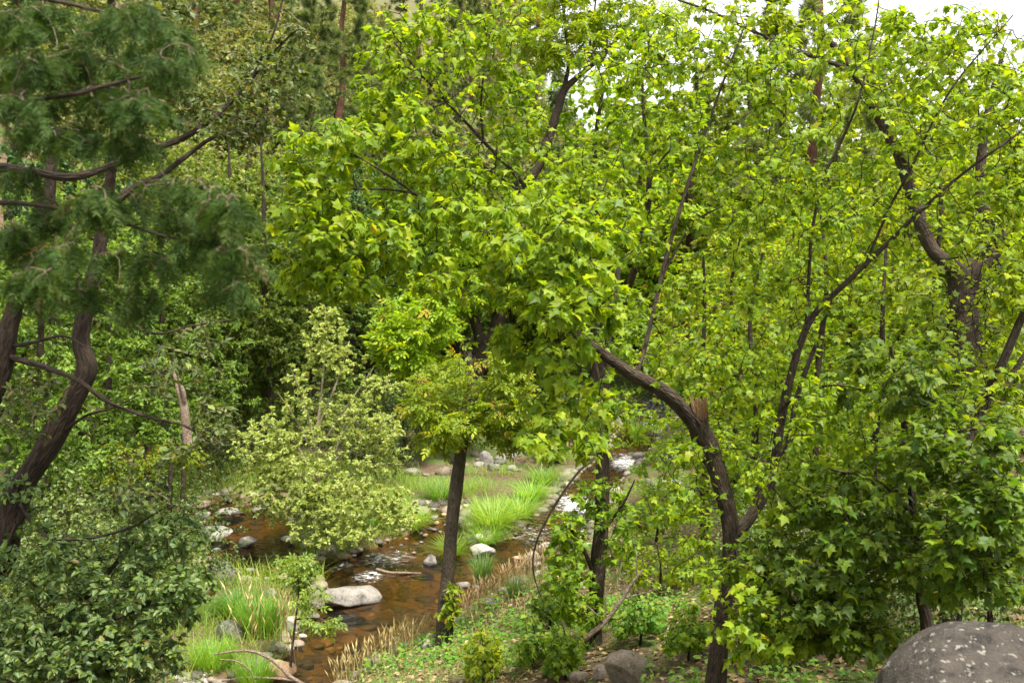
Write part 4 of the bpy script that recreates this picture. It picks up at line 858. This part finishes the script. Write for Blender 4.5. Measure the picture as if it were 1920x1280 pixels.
# right thicket
for px, D, k, s in [(1330, 12, 'maple', .65), (1420, 10.5, 'maple', .6), (1530, 10, 'maple', .62), (1640, 9.4, 'maple', .6), (1740, 12.6, 'maple', .75), (1850, 13, 'maple', .8), (1975, 8.5, 'maple', .7), (1380, 15, 'maple', .75), (1480, 14, 'ash', .6), (1590, 13.5, 'maple', .75), (1690, 14, 'ash', .62), (1900, 13.5, 'maple', .75),
                    (1350, 20, 'ash', .7), (1450, 19, 'ash', .8), (1560, 21, 'ash', .75), (1700, 19, 'maple', 1.0), (1830, 20, 'ash', .8), (1960, 18, 'ash', .8), (1300, 30, 'ash', .6), (1400, 27, 'ash', .8), (1520, 30, 'ash', .9), (1660, 30, 'alder', .8), (1800, 30, 'ash', .8), (1920, 32, 'ash', .8), (1110, 29, 'ash', 1.45), (1200, 34, 'ash', 1.5), (1285, 31, 'alder', 1.5), (1400, 33, 'ash', 1.5), (1520, 33, 'alder', 1.45), (1640, 34, 'ash', 1.5), (1140, 38, 'ash', 1.25), (1240, 33, 'ash', 1.2), (1350, 37, 'alder', 1.3), (1450, 31, 'ash', 1.15), (1570, 35, 'ash', 1.25), (1690, 29, 'ash', 1.1), (1800, 34, 'ash', 1.2)]:
    put(k, px, D, s)
for px, D, s in [(1800, 6.2, .55), (1900, 5.6, .6), (1650, 7.4, .5), (1550, 7.8, .45), (1450, 8.6, .45)]:
    put('bush', px, D, s, label='dark low bush in the shade under the right-hand maples', group='bushes under the right-hand maples')
for px, D, s in [(1440, 17, 1.1), (1490, 16, .9), (1330, 24, .8)]: put('snag', px, D, s)
put('pine', 1515, 22, .75, 'tall pine trunk rising behind the thicket right of centre', 'pine behind the thicket', sz=.85)

ORD = 'first second third fourth fifth sixth seventh eighth ninth tenth eleventh twelfth thirteenth fourteenth fifteenth sixteenth seventeenth eighteenth nineteenth twentieth twenty-first twenty-second twenty-third twenty-fourth twenty-fifth twenty-sixth twenty-seventh twenty-eighth twenty-ninth thirtieth'.split()
for lab, lst in PLACED.items():
    if 1 < len(lst) <= 30:
        for k, (px, e) in enumerate(sorted(lst, key=lambda t: t[0])): e['label'] = lab + ', ' + ORD[k] + ' from left'

# ------------------------------------------------------------------ stones
def ico(sub):
    import bmesh
    bm = bmesh.new(); bmesh.ops.create_icosphere(bm, subdivisions=sub, radius=1); V = np.array([v.co for v in bm.verts]); F = np.array([[v.index for v in f.verts] for f in bm.faces]); bm.free(); return V, F
ICO = {2: ico(2), 3: ico(3), 4: ico(4), 5: ico(5)}
def rock_mesh(name, rx, ry, rz, mat, seed, sub=3, facets=11, rough=.07, peak=None):
    V, F = ICO[sub]; r = np.random.default_rng(seed); V = V.copy()
    for k in range(facets):
        n = unit(r.normal(size=3)); d = r.uniform(.56, .9); s = V @ n; over = np.maximum(s - d, 0); V -= n * (over * .95)[:, None]
    V *= (1 + rough * wave(V, 3.2, seed + 1) + rough * .5 * wave(V, 8, seed + 2) + rough * .22 * wave(V, 19, seed + 3))[:, None]
    if peak: V[:, 0] += peak * np.maximum(V[:, 2], 0) ** 2
    return mesh(name, V * np.array((rx, ry, rz)), F, mat, smooth=True)
def rock(px, py, w, h, label, mat='rock', name='rock', seed=None, group=None, sub=3, peak=None, sink=.35, cat='rock', yr=.85, rough=.10, facets=14, rz=0.0):
    """px,py: middle of the stone in the photograph; it stands on the ground or stream bed under its lower edge"""
    G = ground(px, py + h * 0.42); D = project(G)[2]; seed = seed or int(px * 7 + py)
    rx = w * .5 * D / FPX * 1.06; ry = rx * yr; tot = h * D / FPX; H = max(tot - 2 * ry * .30, .38 * tot, .3 * rx); rz_ = H / (2 - 2 * sink) * 1.15
    o = obj(name, rock_mesh(name, rx, ry, rz_, M[mat], seed, sub, facets, rough, peak), loc=(G[0], G[1] + ry * .55, max(G[2], 0) + rz_ * (1 - 2 * sink)))
    o.rotation_euler = (0, 0, rz); return tag(o, label, cat, group)

for a in [
 (392, 995, 98, 40, 'wide flat white slab at the far edge of the left pool', 'rock_w'), (462, 1013, 38, 26, 'white angular stone right of the flat white slab', 'rock_w'),
 (404, 1031, 24, 10, 'low pale stone barely above water below the flat slab', 'rock_w'), (408, 1069, 66, 46, 'pointed pale grey rock at the near edge of the left pool', 'rock', dict(peak=.45)),
 (444, 1073, 18, 21, 'small upright pale stone touching the pointed rock', 'rock'), (466, 1068, 22, 12, 'small dark-sided stone right of the pointed rock', 'rock'),
 (655, 1113, 98, 58, 'large smooth grey boulder at the head of the brown pool', 'rock', dict(sub=4, facets=13)), (614, 1027, 44, 26, 'pale rounded stone under the willow branches', 'rock_w'),
 (540, 1010, 34, 9, 'thin pale ledge stone at the back of the left pool', 'rock_w'), (505, 1112, 27, 24, 'upright grey stone behind the green reed patch', 'rock'),
 (578, 1173, 32, 18, 'rounded brown stone at the left edge of the brown pool', 'rock_b'), (352, 1150, 34, 18, 'pale flat stone half hidden by the left bush', 'rock_w'),
 (428, 1183, 54, 44, 'dark mossy boulder left of the green reed patch', 'rock_d'), (520, 1255, 62, 46, 'orange tan boulder behind the arched dead branch', 'rock_o'),
 (345, 1272, 90, 40, 'pale grey rock at the bottom edge left of centre', 'rock_w'), (428, 957, 54, 20, 'grey stone at the far end of the left pool', 'rock'),
 (378, 962, 34, 18, 'grey stone left of the far end stone', 'rock'), (255, 990, 50, 26, 'pale rock showing through the left bush', 'rock_w'),
 (807, 1050, 26, 23, 'round grey stone just left of the slim trunk', 'rock'), (905, 1028, 52, 28, 'white rounded boulder right of the slim trunk', 'rock_w', dict(sub=4, facets=12)),
 (999, 1041, 38, 24, 'white angular stone across the channel from the white boulder', 'rock_w'), (1009, 1057, 18, 13, 'small pinkish white stone below the angular white one', 'rock_w'),
 (1032, 1024, 44, 22, 'pale tan stone above the angular white one', 'rock_w'), (970, 1044, 20, 11, 'low orange stone in the shallow water', 'rock_o'),
 (869, 1093, 30, 16, 'long pale stone in the shallows right of the slim trunk', 'rock'), (896, 1102, 26, 9, 'low wet stone beside the long pale stone', 'rock'),
 (925, 1126, 50, 16, 'flat grey stone at the right end of the brown pool', 'rock'), (940, 1107, 21, 20, 'small white block behind the flat grey stone', 'rock_w'),
 (798, 1208, 18, 24, 'pale upright stone at the foot of the slim trunk', 'rock'), (1182, 1250, 88, 72, 'large brown grey boulder at the bottom of the bank', 'rock_b', dict(sub=4, peak=-.3)),
 (1130, 1260, 44, 36, 'pale brown rock left of the large brown boulder', 'rock_b'), (1082, 1268, 42, 34, 'flat brown rock near the fallen branch', 'rock_b'),
 (970, 1200, 28, 14, 'tan stone on the grassy bank', 'rock_o'), (936, 1218, 24, 16, 'small pale stone on the bank below the tan one', 'rock_w'), (920, 1240, 34, 10, 'flat pale stone low on the bank', 'rock_w'),
 (1240, 1174, 42, 20, 'pale rock on the slope left of the broken maple', 'rock_w'), (912, 857, 30, 34, 'largest rounded grey stone in the far rock pile', 'rock'), (952, 850, 36, 20, 'flat grey stone at the right of the far rock pile', 'rock'),
 (1252, 850, 70, 34, 'broad pale slab beside the upstream riffle', 'rock_w'), (1202, 852, 34, 22, 'grey stone at the left end of the broad pale slab', 'rock'), (1216, 908, 22, 28, 'grey block on the right bank below the pale slab', 'rock_d'),
 (1262, 903, 50, 20, 'pale flat stone on the right bank below the slab', 'rock_w'), (1225, 778, 24, 14, 'small white stone far upstream', 'rock_w'), (1268, 790, 30, 10, 'low pale stone far upstream at the right', 'rock_w'), (1300, 830, 60, 30, 'pale rock behind the broken maple trunk', 'rock_w'),
 (560, 1045, 26, 14, 'grey stone between the willow and the sapling', 'rock'), (700, 1040, 20, 10, 'small stone in the white riffle', 'rock_w'), (1070, 880, 30, 14, 'grey stone in the upstream channel', 'rock'), (1130, 900, 34, 14, 'wet stone in the middle of the upstream riffle', 'rock')]:
    rock(*a[:5], a[5], **(a[6] if len(a) > 6 else {}))
rp_ = np.random.default_rng(9)
for k in range(26):
    x = rp_.uniform(770, 985); y = 872 - (abs(x - 900) < 60) * 12 + rp_.uniform(-24, 18); w = rp_.uniform(14, 30)
    rock(x, y, w, w * rp_.uniform(.5, .8), 'grey brown stone in the dark rock pile across the stream', ['rock', 'rock_d', 'rock_b'][k % 3], group='stones of the far rock pile', sub=2, seed=500 + k)
for k, (x, y, w, h) in enumerate([(812, 953, 15, 9), (815, 968, 18, 12), (819, 980, 11, 9), (806, 991, 12, 8), (813, 993, 15, 9), (798, 1003, 12, 7), (790, 1017, 10, 6), (858, 966, 14, 13), (834, 964, 13, 9), (825, 997, 9, 6), (780, 1020, 14, 6), (762, 1010, 10, 6), (800, 975, 9, 6), (835, 985, 9, 6), (775, 1035, 12, 6), (752, 1022, 9, 5), (790, 1000, 10, 6), (842, 948, 11, 8)]):
    rock(x, y, w, h, 'small rounded pebble in the shallow side channel', ['rock_w', 'rock', 'rock_o'][k % 3], 'pebble', group='pebbles of the side channel', sub=2, seed=600 + k, cat='pebble')
# the lichen boulder in the corner
bb = pix(1868, 1290, 3.7)
o = tag(obj('boulder', rock_mesh('boulder', .44, .46, .33, M['boulder'], 34, 5, 5, .075), loc=(bb[0], bb[1], bb[2] - .13)), 'big dark boulder with pale lichen spots in the lower right corner', 'boulder')
zb = gz(bb[0], bb[1])
# cobbles on the bed
Vs, Fs, off = [], [], 0
V2, F2 = ICO[2]; cx = rp_.uniform(-6, 4.5, 5000); cy = rp_.uniform(9, 27, 5000); cd = wdist(cx, cy); ok = cd < -.02; cx, cy = cx[ok][:1500], cy[ok][:1500]; cz = height(cx, cy)
for x, y, z in zip(cx, cy, cz):
    s = min(rp_.gamma(2.0, .03) + .015, .2); q = V2 * np.array((s * rp_.uniform(.7, 1.6), s * rp_.uniform(.7, 1.6), min(s * .4, max(-z * .6, .01)))); q = q * (1 + .22 * wave(V2 * 2 + x, 1.5, 31))[:, None]
    Vs.append(q + (x, y, z)); Fs.append(F2 + off); off += len(V2)
m, nt, N, L = newmat('cobble'); out = N.new('ShaderNodeOutputMaterial'); p = N.new('ShaderNodeBsdfPrincipled'); p.inputs['Roughness'].default_value = .7
g = N.new('ShaderNodeNewGeometry'); cr = ramp(N, [(0, (.02, .014, .008)), (.5, (.055, .036, .017)), (.85, (.12, .075, .032)), (1, (.2, .14, .08))]); L.new(g.outputs['Random Per Island'], cr.inputs[0]); L.new(cr.outputs[0], p.inputs['Base Color']); L.new(p.outputs[0], out.inputs[0])
tag(obj('streambed_cobbles', mesh('streambed_cobbles', np.vstack(Vs), np.vstack(Fs), m)), 'brown and orange cobbles under the clear water', kind='stuff')

# gravel and small stones along the water's edge
Vs, Fs, off = [], [], 0
ex = rp_.uniform(-7, 5, 30000); ey = rp_.uniform(9.5, 29, 30000); ed = wdist(ex, ey); ok = (ed > -.3) & (ed < .22 * (1 + .8 * wave(np.stack([ex, ey, 0 * ex], -1), 2.5, 61))) ; ex, ey = ex[ok][:2600], ey[ok][:2600]; ez = height(ex, ey); kz = ez > -.04; ex, ey, ez = ex[kz], ey[kz], ez[kz]
for x, y, z in zip(ex, ey, ez):
    s = min(rp_.gamma(2.0, .018) + .012, .13); q = V2 * np.array((s * rp_.uniform(.8, 1.5), s * rp_.uniform(.8, 1.5), s * .65)) * (1 + .2 * wave(V2 * 2 + x, 1.6, 33))[:, None]
    Vs.append(q + (x, y, z)); Fs.append(F2 + off); off += len(V2)
m, nt, N, L = newmat('gravel'); out = N.new('ShaderNodeOutputMaterial'); p = N.new('ShaderNodeBsdfPrincipled'); p.inputs['Roughness'].default_value = .85
g = N.new('ShaderNodeNewGeometry'); cr = ramp(N, [(0, (.06, .05, .04)), (.4, (.14, .12, .095)), (.75, (.22, .17, .12)), (1, (.34, .31, .27))]); L.new(g.outputs['Random Per Island'], cr.inputs[0]); L.new(cr.outputs[0], p.inputs['Base Color']); L.new(p.outputs[0], out.inputs[0])
tag(obj('shore_gravel', mesh('shore_gravel', np.vstack(Vs), np.vstack(Fs), m)), 'grey and tan gravel along the edge of the stream', kind='stuff')

# ------------------------------------------------------------------ grass
def blade(w=.022, bend=.35):
    return np.array([(-w, 0, 0), (w, 0, 0), (-w * .85, .45, -bend * .2), (w * .85, .45, -bend * .2), (-w * .5, .8, -bend * .64), (w * .5, .8, -bend * .64), (0, 1, -bend)]), np.array([(0, 1, 3), (0, 3, 2), (2, 3, 5), (2, 5, 4), (4, 5, 6)])
TB = [blade(.010, .55), blade(.008, .85), blade(.012, .3)]; TU = [blade(.011, .14), blade(.008, .3)]
def straw_t(seed):
    V, F = blade(.007, .12); hd = np.array([(-.007, .72, -.06), (.028, .84, -.08), (.012, 1.02, -.12), (-.024, .86, -.08), (0, .84, -.05)])
    return np.vstack([V, hd]), np.vstack([F, np.array([(7, 8, 11), (8, 9, 11), (9, 10, 11), (10, 7, 11)])])
TS = [straw_t(0)]
def blades(P, L_, spread, tm, rng, center=None):
    n = len(P); out = rng.normal(size=(n, 3)); out[:, 2] = 0
    if center is not None: out = unit(P - center) * 1.1 + unit(out) * .5; out[:, 2] = 0
    out = unit(out); ax = unit(np.array((0, 0, 1.)) + out * spread * rng.uniform(.2, 1, (n, 1))); nr = unit(-out + np.array((0, 0, .3)))
    return scatter(tm, P, ax, nr, L_, rng)
gs = np.random.default_rng(91)
def clump(name, px, py, w, h, label, mat, n=260, tm=TB, spread=1.0, cat='grass clump', group=None):
    n = int(n * 1.9)
    G = ground(px, py); D = project(G)[2]; r = w * .5 * D / FPX; hh = h * D / FPX * 1.15
    a = gs.uniform(0, 6.28, n); q = gs.random(n) ** .5 * r * .45; P = np.stack([np.cos(a) * q, np.sin(a) * q, np.full(n, -.03)], -1)
    V, F, A = blades(P, hh * gs.uniform(.35, 1.15, n), spread, tm, gs, np.zeros(3))
    return tag(obj(name, mesh(name, V, F, M[mat], var=A, smooth=False), loc=(G[0], G[1], max(G[2], 0))), label, cat, group)
for a in [
 ('sedge_clump', 925, 985, 110, 56, 'largest bright arching sedge clump in midstream', 'sedge', 420), ('sedge_clump', 975, 965, 84, 46, 'bright sedge clump at the right of the largest one', 'sedge', 320),
 ('sedge_clump', 912, 1014, 66, 40, 'low sedge clump behind the white boulder', 'sedge', 260), ('sedge_clump', 848, 1038, 60, 40, 'bright sedge clump behind the slim trunk', 'sedge', 300),
 ('sedge_clump', 995, 935, 60, 44, 'sedge clump overhanging the upstream channel', 'sedge', 240), ('reed_clump', 905, 1094, 46, 52, 'upright blue-green reed clump below the white boulder', 'reed', 260, TU, .3),
 ('reed_clump', 966, 1122, 38, 42, 'small round reed clump beside the white block', 'reed', 220, TU, .35), ('grass_clump', 490, 1188, 120, 58, 'large green reed patch at the left of the brown pool', 'grass', 900, TU, .4),
 ('grass_clump', 440, 1150, 70, 60, 'dark green tuft between left pool and mossy boulder', 'grass', 300), ('grass_clump', 770, 985, 90, 42, 'bright sedge clump left of the side channel', 'sedge', 380),
 ('grass_clump', 700, 990, 70, 50, 'soft green tuft under the right of the willow', 'grass', 300), ('grass_clump', 830, 935, 80, 40, 'green tuft at the top of the side channel', 'grass', 300),
 ('grass_clump', 400, 1250, 140, 46, 'bright green grass patch above the grey bottom rock', 'sedge', 700, TU, .5), ('grass_clump', 480, 1285, 120, 46, 'bright green grass patch around the orange boulder', 'sedge', 600, TU, .5),
 ('sedge_clump', 1020, 905, 70, 40, 'sedge clump under the drooping maple leaves', 'sedge', 240), ('grass_clump', 1225, 935, 70, 40, 'bright tuft on the right bank below the pale slab', 'sedge', 260), ('grass_clump', 1190, 815, 60, 34, 'bright tuft beside the upstream riffle', 'sedge', 240)]:
    clump(*a)
def region(n, x0, x1, y0, y1, cond, rng):
    x = rng.uniform(x0, x1, n); y = rng.uniform(y0, y1, n); d = wdist(x, y); z = height(x, y, d); P = np.stack([x, y, z], -1); X_, Y_, D_ = project(P)
    ok = cond(x, y, d, X_, Y_) & (X_ > -60) & (X_ < 1980) & (Y_ < 1330); return P[ok]
def stuff(name, V, F, A, mat, label):
    return tag(obj(name, mesh(name, V, F, M[mat], var=A, smooth=False)), label, kind='stuff')
P = region(110000, -7, 5, 9.4, 27, lambda x, y, d, X_, Y_: (d > -.02) & (d < 2.8) & (y > np.interp(x, E_X, E_Y)) & (wave(np.stack([x, y, 0 * x], -1), 2.2, 41) > np.where(x < -1.8, -.6, -.05)) & (Y_ > 800) & (X_ < 1250) & ~((X_ > 760) & (X_ < 990) & (Y_ < 888)), gs)[:24000]
stuff('meadow_grass', *blades(P, gs.uniform(.10, .40, len(P)), .6, TB, gs), 'sedge', 'bright grass covering the low banks across the stream')
P = region(30000, -2.5, 5, 5, 16, lambda x, y, d, X_, Y_: (d > .05) & (y < np.interp(x, E_X, E_Y)) & (wave(np.stack([x, y, 0 * x], -1), 1.8, 42) > .0), gs)[:6000]
stuff('bank_grass', *blades(P, gs.uniform(.08, .24, len(P)), .8, TB, gs), 'grass', 'thin green grass on the near bank')
def straw_patch(px0, px1, f, n, h, label, wd_=16):
    x = gs.uniform(px0, px1, n); y = np.array([f(v) for v in x]) + gs.normal(size=n) * wd_ * .5
    P = np.array([wpt(a, b, .12) for a, b in zip(x, y)]); P[:, 2] = np.maximum(height(P[:, 0], P[:, 1]), 0)
    stuff('dry_grass', *blades(P, h * gs.uniform(.6, 1.2, n), .35, TS, gs), 'straw', label)
straw_patch(870, 1050, lambda v: 1165 - (v - 870) * .50, 420, .36, 'straw-coloured seed-headed grass along the bank right of the pool', 22)
straw_patch(630, 800, lambda v: 1300 - (v - 630) * .45, 230, .34, 'straw-coloured seed-headed grass at the bottom edge of the pool', 20)
straw_patch(440, 560, lambda v: 1190 + 0 * v, 60, .5, 'scattered straw seed heads in the reed patch', 40)
straw_patch(860, 1180, lambda v: 1235 + 30 * math.sin(v * .07), 260, .22, 'sparse dry grass stalks on the lower bank', 60)
P = region(40000, -2.2, 6, 3.2, 16, lambda x, y, d, X_, Y_: (d > .15) & (y < np.interp(x, E_X, E_Y)), gs)[:15000]
P[:, 2] += .012; n = len(P); stuff('leaf_litter', *scatter(TR, P, unit(gs.normal(size=(n, 3)) * np.array((1, 1, .2))), unit(np.array((0, 0, 1.)) + gs.normal(size=(n, 3)) * .35), gs.uniform(.03, .075, n), gs), 'litter', 'fallen brown and orange leaves on the near bank')
P = region(40000, -2.2, 6, 4.5, 22, lambda x, y, d, X_, Y_: (d > .12) & (y < np.interp(x, E_X, E_Y)) & (wave(np.stack([x, y, 0 * x], -1), 2.6, 43) > .12), gs)[:3000]
n = len(P); hgt = gs.uniform(.02, .22, n) ** 1; rep = np.repeat(P, 4, 0); rep[:, :2] += gs.normal(size=(4 * n, 2)) * .03; rep[:, 2] += np.repeat(hgt, 4) * gs.uniform(.3, 1, 4 * n)
stuff('ground_weeds', *scatter(TO, rep, unit(gs.normal(size=(4 * n, 3)) * np.array((1, 1, .3))), unit(np.array((0, 0, 1.)) + gs.normal(size=(4 * n, 3)) * .4), gs.uniform(.03, .07, 4 * n), gs), 'weed', 'low leafy green weeds covering the near bank')
P = region(60000, -12, 6, 17, 40, lambda x, y, d, X_, Y_: (d > .3) & (y > np.interp(x, E_X, E_Y)) & (Y_ > 640) & (Y_ < 838), gs)[:9000]
n = len(P); rep = np.repeat(P, 4, 0); rep[:, :2] += gs.normal(size=(4 * n, 2)) * .06; rep[:, 2] += gs.uniform(.02, .5, 4 * n)
stuff('undergrowth', *scatter(TR, rep, unit(gs.normal(size=(4 * n, 3)) * np.array((1, 1, .3))), unit(np.array((0, 0, 1.)) + gs.normal(size=(4 * n, 3)) * .5), gs.uniform(.06, .13, 4 * n), gs), 'alder', 'low green undergrowth under the trees across the stream')

# ------------------------------------------------------------------ dead wood
def sticks(name, label, rows, mat, cat, sides=8, on_ground=0.0):
    """rows of px paths; first is the main branch, the others twigs on it"""
    base = pix(*rows[0][0][:3]); e = empty(name, tuple(base), label, cat)
    for k, r in enumerate(rows):
        p = np.array(px_path(r)); h = np.maximum(height(p[:, 0], p[:, 1]), 0); p[:, 2] = np.maximum(p[:, 2], h + p[:, 3] * .5); p[:, :3] -= base
        V, F, B = tube(smooth_path(p, 6), sides if k == 0 else 5, .08, k + 3); obj('stem' if k == 0 else 'twig', mesh(name, V, F, M[mat], vec=B), e)
    return e
gD = lambda px, py: project(ground(px, py))[2]
d0, d1 = gD(1025, 1272), gD(1080, 1235)
sticks('fallen_branch', 'long bare fallen branch propped diagonally on the bank', [
 [(1020, 1278, d0, 12), (1078, 1238, d1 - .1, 11), (1100, 1195, d1 - .2, 10), (1132, 1168, d1 - .2, 9), (1165, 1125, d1 - .2, 8), (1185, 1092, d1 - .2, 6), (1206, 1068, d1 - .2, 4)],
 [(1132, 1168, d1 - .2, 4), (1115, 1148, d1 - .3, 3), (1098, 1132, d1 - .3, 2)], [(1134, 1165, d1 - .2, 4), (1136, 1140, d1 - .2, 3), (1134, 1110, d1 - .2, 2)],
 [(1172, 1120, d1 - .2, 4), (1205, 1112, d1 - .2, 3), (1235, 1104, d1 - .3, 2)], [(1193, 1082, d1 - .2, 4), (1194, 1055, d1 - .2, 3), (1190, 1020, d1 - .2, 2), (1192, 990, d1 - .2, 1.5)]], 'dead', 'branch')
d2 = gD(480, 1262) - .4
sticks('dead_branch', 'arched grey dead branch over the bright grass at the bottom', [
 [(402, 1226, d2, 3), (440, 1220, d2, 4), (475, 1221, d2, 5), (505, 1233, d2, 6), (528, 1252, d2, 6), (545, 1268, d2, 7), (575, 1285, d2, 7)],
 [(416, 1276, d2, 4), (450, 1271, d2, 5), (500, 1270, d2, 5), (560, 1275, d2, 6)], [(412, 1236, d2, 2.5), (440, 1238, d2, 3), (462, 1250, d2, 3.5), (474, 1266, d2, 3.5), (480, 1285, d2, 4)]], 'dead', 'branch')
d3 = gD(1105, 1245)
sticks('dead_stick', 'short pale stick lying behind the brown rocks', [[(1095, 1247, d3, 6), (1120, 1243, d3, 6), (1155, 1240, d3, 5)], [(1085, 1253, d3 - .1, 4), (1100, 1262, d3 - .2, 3), (1108, 1272, d3 - .3, 2)]], 'dead', 'stick')
d4 = gD(730, 1075)
sticks('drift_branch', 'tangled thin drift branch caught in the white riffle', [[(705, 1066, d4, 5), (730, 1078, d4, 5), (755, 1088, d4, 4), (790, 1094, d4, 2)], [(722, 1072, d4, 3), (745, 1090, d4, 3), (752, 1098, d4, 2)]], 'dead', 'branch')
d5 = 24.0
sticks('fallen_log', 'reddish brown log lying level behind the willow', [[(690, 782, d5, 11), (740, 786, d5, 12), (800, 790, d5, 11)]], 'bark_red', 'log', 10)
sticks('tree_stump', 'narrow red-brown stump standing in the shade near the rock pile', [[(782, 862, 22.6, 13), (783, 830, 22.6, 12), (787, 795, 22.6, 10)]], 'bark_red', 'stump', 10)
sticks('broken_snag', 'pale splintered snag among the leaves behind the oak', [[(352, 830, 13.0, 18), (346, 770, 13.0, 16), (338, 735, 13.0, 13), (326, 700, 13.0, 6), (318, 680, 13, 2)], [(346, 752, 12.95, 9), (344, 735, 12.93, 8), (334, 705, 12.95, 3)]], 'dead', 'snag', 10)
for k, (x, y0, y1, D_, lab) in enumerate([(278, 935, 890, 14, 'thin reddish trunk in the sunlit undergrowth at the left'), (342, 935, 865, 14.5, 'thin dark trunk right of the reddish one at the left'), (318, 930, 880, 14.8, 'leaning brown trunk between the two thin ones at the left')]):
    sticks('thin_trunk', lab, [[(x, y0 + 30, D_, 9), (x, y0, D_, 9), (x + 2, (y0 + y1) / 2, D_, 8), (x + 3, y1 - 60, D_, 6)]], 'bark_red' if k == 0 else 'bark', 'trunk')
